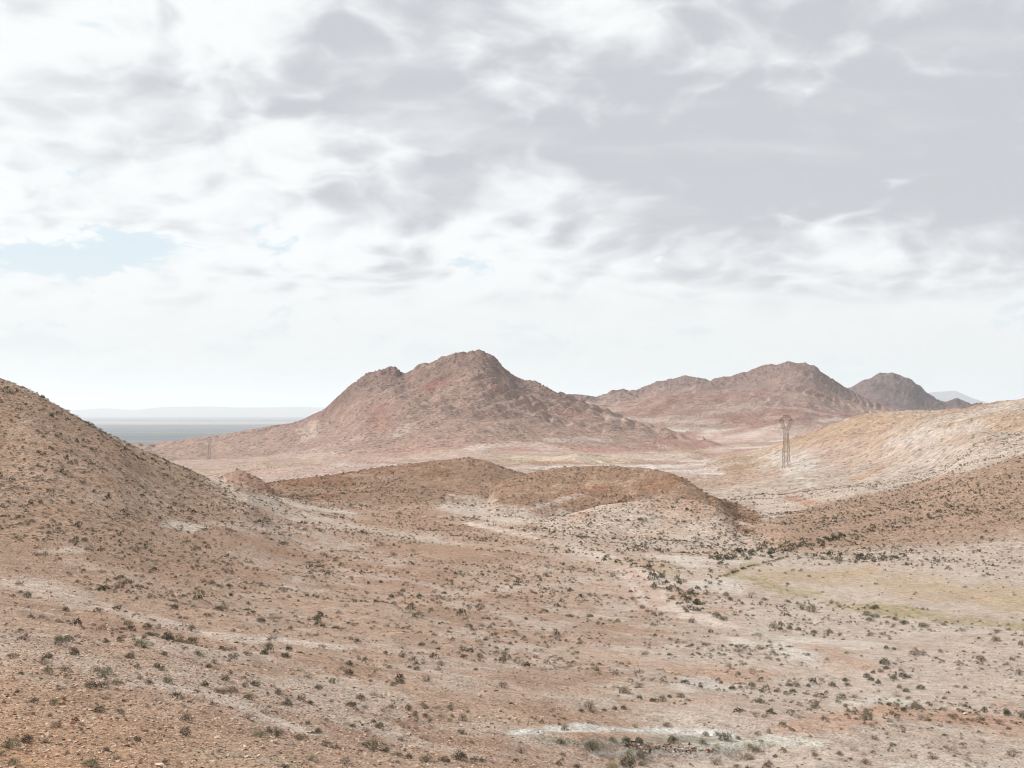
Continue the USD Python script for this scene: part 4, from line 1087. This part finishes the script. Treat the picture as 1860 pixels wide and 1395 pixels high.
    (1610, 1215, 14, 'D', 0.7, 'flat dark shrub under the crowning one of the dark cluster'),
    (1586, 1223, 10, 'D', 1.0, 'upright dark shrub on the near flank of the dark cluster'),
    (1600, 1221, 14, 'O', 0.6, 'long low olive shrub inside the dark cluster'),
    (1574, 1231, 14, 'D', 1.0, 'two-headed dark shrub at the outer edge of the dark cluster'),
    (1582, 1236, 12, 'D', 1.0, 'round dark shrub below the two-headed one of the dark cluster'),
    (1595, 1242, 12, 'D', 1.0, 'round black shrub lowest in the dark cluster'),
    (1622, 1233, 15, 'D', 0.8, 'dark olive shrub between the lowest and the twin in the dark cluster'),
    (1640, 1230, 17, 'D', 0.9, 'larger head of the twin dark shrub in the cluster'),
    (1650, 1231, 13, 'O', 0.8, 'smaller head of the twin dark shrub in the cluster'),
    (1636, 1219, 10, 'O', 0.9, 'olive tuft above the twin dark shrub'),
    (1634, 1250, 12, 'O', 1.1, 'upright olive brown shrub below the dark cluster'),
    (1646, 1257, 15, 'D', 0.8, 'brown-black mound shrub below the dark cluster'),
    (1672, 1252, 20, 'D', 0.7, 'two-part black shrub set apart from the dark cluster'),
    (1628, 1265, 22, 'P', 0.8, 'yellowish spiky shrub beside the white patch'),
    (1650, 1269, 12, 'O', 0.7, 'flat olive shrub next to the yellowish spiky one'),
    (1596, 1257, 14, 'P', 0.8, 'pinkish grey shrub on the upper rim of the white patch'),
    (1615, 1280, 12, 'O', 0.8, 'olive shrub on the lower rim of the white patch'),
    (1686, 1278, 12, 'O', 0.7, 'low olive yellow shrub beyond the white patch'),
    (1670, 1288, 15, 'B', 0.9, 'brownish shrub under the white patch on reddish soil'),
    (1620, 1298, 15, 'O', 1.0, 'olive brown shrub on the reddish flat below the white patch'),
    (1588, 1343, 16, 'B', 0.9, 'dark brown shrub on the border of reddish and pale soil'),
    (1612, 1335, 13, 'B', 0.9, 'smaller brown shrub beyond the border one on reddish soil'),
    (1716, 1337, 12, 'O', 0.8, 'grey-brown shrub on the track across the reddish flat'),
    (1618, 1356, 5, 'D', 1.6, 'tiny black upright twig tuft on pale ground'),
    (1694, 1378, 24, 'B', 0.6, 'low brown scrubby shrub on the reddish soil near the bottom'),
    (1718, 1360, 14, 'B', 1.0, 'brown flaring shrub on the reddish soil above the low scrubby one'),
    (1572, 1388, 24, 'B', 0.8, 'faded brown shrub at the bottom edge on pale reddish soil'),
    (1568, 1371, 14, 'P', 0.8, 'thin grey shrub above the faded brown one'),
    (1755, 1392, 14, 'B', 0.8, 'small brown shrub at the bottom edge on reddish soil'),
    (1838, 1374, 26, 'B', 0.9, 'twiggy brown shrub near the corner of the reddish soil'),
    (1784, 1348, 14, 'P', 0.8, 'grey-brown shrub between the track and the corner shrub'),
    (1733, 1305, 20, 'B', 0.9, 'big brownish grey shrub beside the white pebble patch'),
    (1748, 1310, 14, 'B', 0.8, 'brown shrub touching the big brownish grey one'),
    (1815, 1315, 18, 'B', 0.9, 'brown shrub on reddish soil past the white pebble patch'),
    (1830, 1299, 18, 'D', 0.9, 'dark olive domed shrub at the end of the low green strip'),
    (1857, 1304, 20, 'O', 1.1, 'olive brown shrub cut by the picture edge after the low green strip'),
    (1788, 1292, 15, 'D', 0.9, 'dark olive shrub with a light top in the low green strip'),
    (1752, 1284, 12, 'D', 0.8, 'small dark shrub at the start of the low green strip'),
    (1738, 1249, 11, 'B', 0.9, 'brown shrub beside a small pink stone on pale ground'),
    (1753, 1250, 10, 'O', 0.9, 'small olive shrub following the one by the pink stone'),
    (1474, 1111, 24, 'O', 1.0, 'bigger of two olive shrubs at the edge of the grassy flat'),
    (1455, 1105, 22, 'P', 0.9, 'twiggy smaller of two shrubs at the edge of the grassy flat'),
    (1365, 1086, 22, 'P', 1.1, 'large twiggy grey shrub at the near tip of the grassy flat'),
    (1319, 1083, 13, 'O', 1.2, 'grey-olive shrub before the near tip of the grassy flat'),
    (1326, 1091, 13, 'D', 0.8, 'dark shrub just below the near tip of the grassy flat'),
    (1430, 1094, 14, 'O', 0.7, 'low olive shrub along the near edge of the grassy flat'),
    (1388, 1091, 14, 'O', 0.8, 'olive shrub between the twiggy grey and the low olive ones'),
    (1590, 1106, 18, 'D', 0.7, 'flat dark green shrub on the greenest part of the grassy flat'),
    (1574, 1118, 18, 'N', 0.8, 'dark green shrub below the flat one on the grass'),
    (1590, 1121, 18, 'N', 0.6, 'green shrub continuing the dark green one on the grass'),
    (1626, 1126, 12, 'N', 0.9, 'small green shrub farther along the grass edge'),
    (1643, 1133, 20, 'N', 0.6, 'flat green shrub of the grass edge before the last'),
    (1677, 1138, 24, 'N', 0.5, 'last and longest flat green shrub along the grass edge'),
    (1714, 1136, 12, 'O', 0.8, 'olive brown tuft after the longest flat green shrub'),
    (1580, 1128, 18, 'O', 0.7, 'brownish shrub under the green pair on the grass edge'),
    (1404, 1141, 20, 'O', 0.9, 'grey-olive shrub on pink soil'),
    (1418, 1144, 10, 'D', 1.0, 'small dark shrub between the grey-olive one and the dark chain'),
    (1434, 1143, 15, 'D', 0.9, 'first dark shrub of the chain along the pink soil'),
    (1450, 1145, 15, 'D', 0.7, 'second dark shrub of the chain along the pink soil'),
    (1478, 1150, 13, 'D', 0.8, 'dark shrub closing the chain along the pink soil'),
    (1505, 1149, 18, 'O', 0.6, 'row-like olive shrub after the dark chain'),
    (1526, 1154, 11, 'B', 1.0, 'brown shrub after the row-like olive one'),
    (1582, 1154, 15, 'B', 0.8, 'brown mounded shrub on pink soil'),
    (1604, 1154, 14, 'B', 0.8, 'paler brown shrub next to the mounded one on pink soil'),
    (1660, 1190, 24, 'B', 0.6, 'long grey-brown shrub on the white flat'),
    (1676, 1189, 16, 'B', 0.9, 'dark end of the long grey-brown shrub on the white flat'),
    (1610, 1178, 10, 'D', 1.0, 'dark round shrub before the long grey-brown one'),
    (1624, 1180, 10, 'D', 0.8, 'dark low round shrub beside the other round one'),
    (1784, 1201, 18, 'B', 0.8, 'brown shrub with a trailing shadow on the white flat'),
    (1808, 1164, 20, 'O', 0.8, 'low bushy olive shrub on the white flat near the edge'),
    (1811, 1149, 11, 'O', 1.0, 'small olive shrub behind the low bushy one'),
    (1855, 1172, 14, 'O', 1.2, 'olive brown shrub at the picture edge on the white flat'),
    (1852, 1226, 20, 'B', 1.1, 'large brown shrub at the picture edge above the low green strip'),
    (1341, 1184, 20, 'B', 0.6, 'rusty brown low shrub on pinkish soil'),
    (1404, 1186, 12, 'O', 0.8, 'olive shrub beyond the rusty brown low one'),
    (1302, 1122, 20, 'O', 0.9, 'olive grey shrub where the dirt track leaves the thicket'),
    (1315, 1126, 16, 'O', 0.8, 'second olive grey shrub where the dirt track leaves the thicket'),
    (1257, 1131, 15, 'O', 1.1, 'brown-olive shrub on the near rim of the dirt track'),
    (1265, 1110, 18, 'D', 0.7, 'brown-black shrub at the lower end of the green thicket'),
    (1248, 1112, 10, 'D', 0.9, 'small dark shrub beside the brown-black one under the thicket'),
    (1150, 1090, 12, 'O', 1.1, 'upright brown shrub on the near bank of the dirt track'),
    (1166, 1105, 13, 'O', 0.9, 'olive shrub on the near rim of the dirt track below the upright one'),
    (1072, 1121, 14, 'D', 0.7, 'dark smooth mound shrub on the plain before the dirt track'),
    (1195, 1001, 13, 'D', 0.7, 'darkest oval shrub on the foot of the pale mound'),
    (1163, 945, 14, 'D', 0.6, 'dark oval shrub high on the pale mound'),
]
n_named = 0
for px, py, w, k, h, label in BUSHES:
    p = at(px, min(py, 1394))
    place_shrub(p, 1.06 * w * p[1] / F, k, label, h=h)
    n_named += 1

# ------------------------------------------------------------------ scattered scrub
LUM = COL.sum(-1)
lumf = RegularGridInterpolator((np.log(R), TH), LUM, bounds_error=False, fill_value=None)


def many_at(px, Y):
    th = np.arctan((px - CX) / F)
    r = Y / np.cos(th)
    q = np.stack([np.log(r), th], -1)
    return np.stack([r * np.sin(th), Y, zfun(q)], -1), q


N = 92000
px = rng.uniform(-60, 1920, N)
Y = np.sqrt(rng.uniform(45.0 ** 2, 660.0 ** 2, N))
P, q = many_at(px, Y)
py = HY - F * P[:, 2] / Y
clump = fbm(P[:, 0], P[:, 1], 16, 3, 700)
keep = 0.50 + (clump - 0.5) * 3.0 + 0.12 * smoothstep(900, 1200, px) * (Y < 340) - (lumf(q) - 0.62) * 0.9
grass = (px > 1340) & (py > 1028) & (py < 1118 + (px - 1340) * 0.03) & (py < 1060 + (px - 1340) * 0.18)
track = np.abs(py - np.interp(px, [850, 950, 1060, 1150, 1185, 1200, 1250, 1330], [952, 972, 1000, 1034, 1075, 1098, 1118, 1138])) < np.interp(px, [850, 1150, 1330], [4, 10, 10])
track &= (px > 850) & (px < 1330)
keep = np.where(grass, keep * 0.12, keep)
keep = np.where(track, keep * 0.1, keep)
mud = (px > 925) & (px < 1420) & (py > 1320) & (py < 1372)
keep = np.where(mud, 0.02, keep)
far_slope = (Y > 340) & (px > 1330)
keep = np.where(far_slope, keep + 0.05, keep)
keep = np.where((px < 560) & (py < 1010), keep + 0.2, keep)
mound = (px > 980) & (px < 1340) & (py < 1010) & (py > 900)
keep = np.where(mound, keep + 0.35, keep)
ok = rng.uniform(size=N) < keep
size = np.clip(np.exp(rng.normal(-0.92, 0.48, N)), 0.16, 1.6)
size = np.where(Y < 130, size * 0.72, size)
dark = rng.uniform(size=N) < np.where(far_slope | mound, 0.8, np.where((px < 500) & (py < 1000), 0.62, 0.28))
kinds = np.where(dark, rng.choice(list('DDO'), N), rng.choice(list('OBBGPPP'), N))
keep_green = (px < 330) & (py > 880) & (py < 1010) & (rng.uniform(size=N) < 0.05)
kinds = np.where(keep_green, 'N', kinds)
sc = [(P[ok], size[ok], kinds[ok], px[ok], py[ok])]


def thicket(n, line, spread, lo, hi, mix):
    L = np.array(line, float)
    t = rng.uniform(0, 1, n)
    s = np.linspace(0, 1, len(L))
    cx, cy, wd = np.interp(t, s, L[:, 0]), np.interp(t, s, L[:, 1]), np.interp(t, s, L[:, 2])
    xx, yy = cx + rng.normal(size=n) * wd * 1.2, cy + rng.normal(size=n) * wd * spread
    pts = np.array([at(a, b) for a, b in zip(xx, yy)])
    sc.append((pts, rng.uniform(lo, hi, n), rng.choice(list(mix), n), xx, yy))


thicket(60, [(1180, 1035, 5), (1195, 1045, 7), (1215, 1062, 9), (1235, 1075, 12), (1250, 1090, 10), (1265, 1100, 6)], 1.1, 0.6, 1.6, 'DNNOOGO')
thicket(50, [(1190, 1040, 20), (1250, 1060, 26), (1300, 1080, 26)], 0.8, 0.4, 1.1, 'DOOG')
thicket(150, [(1300, 1018, 6), (1360, 1004, 7), (1420, 1000, 7), (1470, 990, 5), (1530, 976, 4)], 0.75, 0.7, 1.8, 'DDNO')
thicket(60, [(1480, 1010, 6), (1530, 1012, 5), (1590, 1016, 6), (1640, 1010, 6)], 0.6, 0.6, 1.6, 'DDNO')
thicket(90, [(1560, 1010, 10), (1700, 1020, 10), (1860, 1040, 12)], 0.8, 0.5, 1.1, 'DDO')
thicket(300, [(1480, 955, 9), (1580, 935, 12), (1680, 905, 14), (1760, 890, 14), (1850, 870, 14)], 0.8, 0.5, 1.2, 'DDDO')
thicket(140, [(1540, 975, 9), (1660, 945, 10), (1780, 925, 10)], 0.8, 0.6, 1.3, 'DDO')
thicket(46, [(1300, 1052, 1.5), (1360, 1030, 1.5), (1430, 1012, 1.5)], 0.6, 0.4, 0.9, 'NDO')
thicket(60, [(1100, 940, 4), (1190, 965, 5), (1260, 1000, 5)], 0.6, 0.4, 0.9, 'DDO')
thicket(70, [(1250, 985, 18), (1320, 960, 18), (1390, 985, 14)], 0.9, 0.5, 1.1, 'DDO')
thicket(40, [(1165, 1030, 5), (1130, 1022, 4), (1090, 1010, 4)], 0.6, 0.4, 1.0, 'NDO')
thicket(50, [(1560, 1275, 16), (1700, 1280, 10), (1860, 1300, 10)], 0.5, 0.25, 0.55, 'DOY')
thicket(40, [(1580, 1225, 26), (1660, 1225, 20)], 0.6, 0.2, 0.5, 'DDO')
SP = np.vstack([a[0] for a in sc])
SS = np.concatenate([a[1] for a in sc])
SK = np.concatenate([a[2] for a in sc])
SX = np.concatenate([a[3] for a in sc])
SY = np.concatenate([a[4] for a in sc])
# a bush never grows inside one of the listed ones
from scipy.spatial import cKDTree
bp = np.array([at(b[0], min(b[1], 1394)) for b in BUSHES])
bw = np.array([b[2] for b in BUSHES]) * bp[:, 1] / F
dn, jn = cKDTree(bp[:, :2]).query(SP[:, :2])
free = dn > bw[jn] * 0.6 + SS * 0.5
SP, SS, SK, SX, SY = SP[free], SS[free], SK[free], SX[free], SY[free]

# the largest of them as things of their own, the rest as one spread of scrub
app = SS * F / SP[:, 1]
inside = (SX > 6) & (SX < 1854) & (SY < 1388)
order = np.argsort(-np.where(inside, app, 0))
n_more = max(0, 298 - n_named)
WORD = {'D': 'dark olive', 'O': 'olive brown', 'G': 'grey-green', 'B': 'dry brown', 'P': 'pale twiggy', 'Y': 'yellow-green', 'N': 'fresh green'}


def zone(x, y):
    if x < 640:
        return 'the stony slope beneath the tall hillside' if y > 1140 else 'the foot of the tall hillside'
    if x < 1000:
        return 'the smooth open plain of the middle' if y < 1300 else 'the broken ground near the mud bank'
    return 'the pale flats before the grassy field' if y < 1300 else 'the reddish ground along the bottom edge'


for i in order[:n_more]:
    a, b = WORD[SK[i]], zone(SX[i], SY[i])
    place_shrub(SP[i], SS[i], SK[i], f'small {a} shrub scattered on {b}', f'small {a} shrubs on {b}')
rest = order[n_more:]
Yf = np.sqrt(rng.uniform(640.0 ** 2, 1350.0 ** 2, 5200))
pf = rng.uniform(350, 1900, 5200)
Pf, qf = many_at(pf, Yf)
kf = rng.uniform(size=5200) < 0.75 - (lumf(qf) - 0.7) * 2.0
SP = np.vstack([SP[rest], Pf[kf]])
SS = np.concatenate([SS[rest], rng.uniform(0.5, 1.25, kf.sum())])
SK = np.concatenate([SK[rest], rng.choice(list('DOOB'), kf.sum())])


def scatter(name, protos, pos, scale, which, yaw, label, cat, tilt=None):
    pi = UsdGeom.PointInstancer.Define(stage, path_of(name))
    rel = pi.CreatePrototypesRel()
    for k, (pname, mesh, mat) in enumerate(protos):
        m = usdkit.mesh(stage, f"{pi.GetPath()}/kinds/{pname}_{k:03d}", mesh, mat)
        rel.AddTarget(m.GetPath())
    pi.CreatePositionsAttr(Vt.Vec3fArray.FromNumpy(np.ascontiguousarray(pos, np.float32)))
    pi.CreateScalesAttr(Vt.Vec3fArray.FromNumpy(np.ascontiguousarray(scale, np.float32)))
    pi.CreateProtoIndicesAttr(Vt.IntArray.FromNumpy(np.ascontiguousarray(which, np.int32)))
    h = yaw / 2
    quat = np.zeros((len(pos), 4))
    quat[:, 3], quat[:, 2] = np.cos(h), np.sin(h)
    if tilt is not None:
        quat[:, 0], quat[:, 1] = tilt[:, 0], tilt[:, 1]
        quat /= np.linalg.norm(quat, axis=1, keepdims=True)
    pi.CreateOrientationsAttr(Vt.QuathArray([Gf.Quath(float(a[3]), float(a[0]), float(a[1]), float(a[2])) for a in quat]))
    say(pi.GetPrim(), label, cat, kind='stuff')


kl = list(low)
protos = [(f"{SHRUB[k][0]}_foliage", low[k, v], M_leaf[k]) for k, v in kl]
code = {k: i for i, k in enumerate(kl)}
which = np.array([code[k, v] for k, v in zip(SK, rng.integers(0, 3, len(SK)) + 3 * (SP[:, 1] > 230))])
hs = SS * rng.uniform(0.8, 1.15, len(SS))
scatter('scrub', protos, SP - [0, 0, 0.02], np.stack([SS, SS, hs], -1), which, rng.uniform(0, 6.28, len(SS)), 'countless small shrubs scattered over the valley floor and hillsides', 'scrub')


# ------------------------------------------------------------------ stones
def stone(seed, flat):
    r = np.random.default_rng(seed)
    p = r.normal(size=(11, 3))
    p /= np.linalg.norm(p, axis=1, keepdims=True)
    p *= r.uniform(0.7, 1.0, (11, 1)) * np.array([0.5, 0.38, flat])
    return trimesh.convex.convex_hull(p)


TONES = {'tan': (0.335, 0.245, 0.185), 'rust': (0.235, 0.130, 0.085), 'pale': (0.40, 0.31, 0.25), 'brown': (0.17, 0.115, 0.085)}
M_stone = {k: simple(f'{k}_stone', c, vary=0.22, scale=6.0) for k, c in TONES.items()}
stones = [(f'{t}_stone', stone(3000 + 17 * i + j, [0.18, 0.26, 0.34][j]), M_stone[t]) for i, t in enumerate(TONES) for j in range(3)]
n1, n2 = 60000, 70000
px = rng.uniform(-40, 1900, n1 + n2)
Y = np.concatenate([np.sqrt(rng.uniform(46.0 ** 2, 118.0 ** 2, n1)), np.sqrt(rng.uniform(118.0 ** 2, 330.0 ** 2, n2))])
P, q = many_at(px, Y)
rocky = smoothstep(0.0, 1.0, 1.05 - (px - 200) / 1300.0) * 0.9 + 0.16 - (lumf(q) - 0.62) * 1.0
gpy = HY - F * P[:, 2] / Y
rocky = np.where((px > 925) & (px < 1420) & (gpy > 1320) & (gpy < 1374), 0.06, rocky)
ok = rng.uniform(size=len(px)) < rocky
P, Y = P[ok], Y[ok]
ss = np.clip(np.exp(rng.normal(-2.15, 0.50, ok.sum())), 0.05, 0.42) * np.where(Y > 118, 1.5, 1.15)
w = rng.choice(12, ok.sum(), p=np.repeat([0.55, 0.16, 0.12, 0.17], 3) / 3)
scatter('gravel', stones, P + np.stack([0 * ss, 0 * ss, ss * 0.05], -1), np.stack([ss, ss, ss], -1) * rng.uniform(0.75, 1.3, (len(ss), 3)), w, rng.uniform(0, 6.28, len(ss)),
        'loose flaky stones strewn over the near slope', 'gravel', rng.normal(size=(len(ss), 2)) * 0.14)

# the rubble heap in the gully
n = 300
xx = rng.uniform(1130, 1262, n)
yy = np.interp(xx, [1130, 1180, 1262], [1352, 1358, 1362]) + rng.normal(size=n) * np.interp(xx, [1130, 1180, 1262], [4, 5.5, 4])
extra = 60
xx = np.concatenate([xx, rng.uniform(1250, 1300, extra)])
yy = np.concatenate([yy, 1363 + rng.normal(size=extra) * 1.2])
pts = np.array([at(a, b) for a, b in zip(xx, yy)])
M_stone['black'] = simple('black_stone', (0.055, 0.042, 0.038), vary=0.3)
M_stone['white'] = simple('white_stone', (0.52, 0.48, 0.44), vary=0.2)
heap = [(f'{t}_stone', stone(4000 + 13 * i + j, [0.22, 0.32, 0.4][j]), M_stone[t]) for i, t in enumerate(['black', 'rust', 'white', 'tan']) for j in range(3)]
ss = np.clip(np.exp(rng.normal(-1.75, 0.45, len(xx))), 0.09, 0.5)
scatter('rubble', heap, pts + np.stack([0 * ss, 0 * ss, ss * 0.1], -1), np.stack([ss, ss, ss], -1) * rng.uniform(0.8, 1.3, (len(ss), 3)), rng.choice(12, len(ss), p=np.repeat([0.33, 0.26, 0.09, 0.32], 3) / 3), rng.uniform(0, 6.28, len(ss)),
        'dark and reddish rubble heaped in the gully by the mud bank', 'rubble', rng.normal(size=(len(ss), 2)) * 0.2)


# single rocks
def place_rock(px, py, w, tone, flat, label, group=None, yaw=None, stretch=1.0):
    p = at(px, py)
    s = w * p[1] / F
    m = stone(int(px * 7 + py), flat)
    m = m.subdivide()
    m.vertices += (meshkit.fbm(m.vertices * 4.0 + px, 3)[:, None] - 0.5) * 0.10 * m.vertices / np.maximum(np.linalg.norm(m.vertices, axis=1, keepdims=True), 1e-6)
    m.apply_scale([s * stretch, s, s])
    m.apply_transform(trimesh.transformations.rotation_matrix(rng.uniform(0, 6.28) if yaw is None else yaw, [0, 0, 1]))
    m.apply_translation([0, 0, -m.bounds[0][2] - 0.25 * (m.bounds[1][2] - m.bounds[0][2])])
    pr = usdkit.mesh(stage, path_of('rock'), m, M_stone[tone])
    pr.AddTranslateOp().Set(Gf.Vec3d(*map(float, p)))
    say(pr.GetPrim(), label, 'rock', group)


place_rock(223, 1068, 17, 'rust', 0.42, 'big reddish boulder below the pale strip at the foot of the tall hillside')
place_rock(290, 1391, 30, 'pale', 0.16, 'long pale pink slab lying on the slope at the bottom edge', yaw=-0.5, stretch=1.3)
place_rock(25, 1263, 11, 'rust', 0.4, 'orange rock on the slope between the very dark brown shrub and the large spiky pair')
place_rock(130, 1307, 10, 'rust', 0.45, 'upright reddish rock below the compact dark green shrub')
place_rock(215, 1343, 11, 'rust', 0.4, 'orange-brown rock above the pale slab')
place_rock(294, 1337, 16, 'brown', 0.3, 'dark wedge rock on the slope between the pale slab and the round olive pair')
place_rock(280, 1351, 13, 'rust', 0.4, 'twin reddish rock next to the small two-lobed dark shrub')
place_rock(58, 1298, 22, 'brown', 0.2, 'dark ledge of rock on the rubble near the lone flaring shrub')
place_rock(249, 1197, 8, 'white', 0.3, 'small lilac-white stone beside the dark grey oblong shrub')
place_rock(1752, 1297, 14, 'white', 0.2, 'white flat stone beside the big brownish grey shrub')
place_rock(1287, 1313, 6, 'black', 0.35, 'small black stone on the white ground beyond the mud bank')
place_rock(658, 1318, 9, 'black', 0.3, 'black flat stone by the low dark twiggy shrub')
for i in range(46):
    a, b = rng.uniform(5, 600), rng.uniform(1215, 1390)
    if a > 240 + (b - 1215) * 2.2:
        continue
    place_rock(a, b, rng.uniform(7, 12), ['tan', 'rust', 'pale', 'brown'][int(rng.integers(0, 4))], rng.uniform(0.2, 0.4), 'loose angular rock lying among gravel on the near stony slope', 'loose rocks on the near stony slope')


# ------------------------------------------------------------------ pylons
def bar(a, b, w):
    a, b = np.asarray(a, float), np.asarray(b, float)
    d = b - a
    L = np.linalg.norm(d)
    m = trimesh.creation.box([w, w, L])
    m.apply_transform(trimesh.geometry.align_vectors([0, 0, 1], d / L))
    m.apply_translation((a + b) / 2)
    return m


M_steel = simple('weathered_steel', (0.130, 0.088, 0.072), rough=0.6, vary=0.1, scale=0.3)


def pylon(p, H, yaw, label, sink=1.0):
    x = UsdGeom.Xform.Define(stage, path_of('power_pylon'))
    x.AddTranslateOp().Set(Gf.Vec3d(*map(float, p)))
    x.AddRotateZOp().Set(yaw)
    pr = say(x.GetPrim(), label, 'pylon')
    k = H / 36.0

    def part(name, bars):
        usdkit.mesh(stage, path_of(name, pr), trimesh.util.concatenate([bar(np.array(a) * k, np.array(b) * k, w * k * (1.5 if name in ('cross_arm', 'bridge') else 0.62)) for a, b, w in bars]), M_steel)

    levels = [(-sink, 2.15), (6.5, 1.95), (12.0, 1.75), (17.0, 1.55), (21.0, 1.38), (24.0, 1.25)]
    cor = lambda h, q: [(sx * q, sy * q, h) for sx, sy in ((-1, -1), (1, -1), (1, 1), (-1, 1))]
    for c in range(4):
        part('leg', [(cor(*levels[i])[c], cor(*levels[i + 1])[c], 0.30) for i in range(5)])
    br = []
    for i in range(5):
        lo, hi = cor(*levels[i]), cor(*levels[i + 1])
        for c in range(4):
            d = (c + 1) % 4
            br += [(lo[c], hi[d], 0.2), (lo[d], hi[c], 0.2), (hi[c], hi[d], 0.2)]
    part('bracing', br)
    for sx in (-1, 1):                                       # the two horns of the window
        arm = []
        for sy in (-1, 1):
            arm += [((sx * 1.2, sy * 1.0, 24), (sx * 4.3, sy * 0.5, 32.5), 0.24), ((sx * 0.1, sy * 0.6, 25.2), (sx * 2.5, sy * 0.5, 32.5), 0.24)]
            for t0, t1 in ((0.15, 0.4), (0.4, 0.65), (0.65, 0.9)):
                a = np.array((sx * 1.2, sy * 1.0, 24)) * (1 - t0) + np.array((sx * 4.3, sy * 0.5, 32.5)) * t0
                b = np.array((sx * 0.1, sy * 0.6, 25.2)) * (1 - t1) + np.array((sx * 2.5, sy * 0.5, 32.5)) * t1
                arm.append((a, b, 0.12))
        part('horn', arm)
        part('cross_arm', [((sx * 1.9, sy * 0.5, 32.6), (sx * 5.4, sy * 0.12, 32.9), 0.24) for sy in (-1, 1)] + [((sx * 2.5, -0.5, 33.3), (sx * 5.3, 0, 32.95), 0.2), ((sx * 4.3, 0.4, 32.7), (sx * 3.0, 0.3, 35.2), 0.18)])
        part('insulator', [((sx * 5.2, 0, 32.8), (sx * 5.2, 0, 30.4), 0.16)])
    part('bridge', [((-3.1, sy * 0.5, 35.0), (3.1, sy * 0.5, 35.0), 0.24) for sy in (-1, 1)] + [((-2.4, 0, 36.0), (2.4, 0, 36.0), 0.24)] + [((t, -0.5, 35.0), (t + 0.7, 0, 36.0), 0.12) for t in (-2.4, -1.0, 0.4, 1.7)])
    part('insulator', [((0, 0, 35.0), (0, 0, 32.4), 0.16)])


pp = at(1428, 849)
pylon(pp, 94.0 * pp[1] / F, 12.0, 'tall steel lattice pylon standing on the pale slope of the tan hill')
p2 = ground_at(380, 1900.0)
pylon(p2, 40.0 * p2[1] / F, 20.0, 'smaller faint steel pylon at the foot of the highest mountain behind the reddish outcrop')
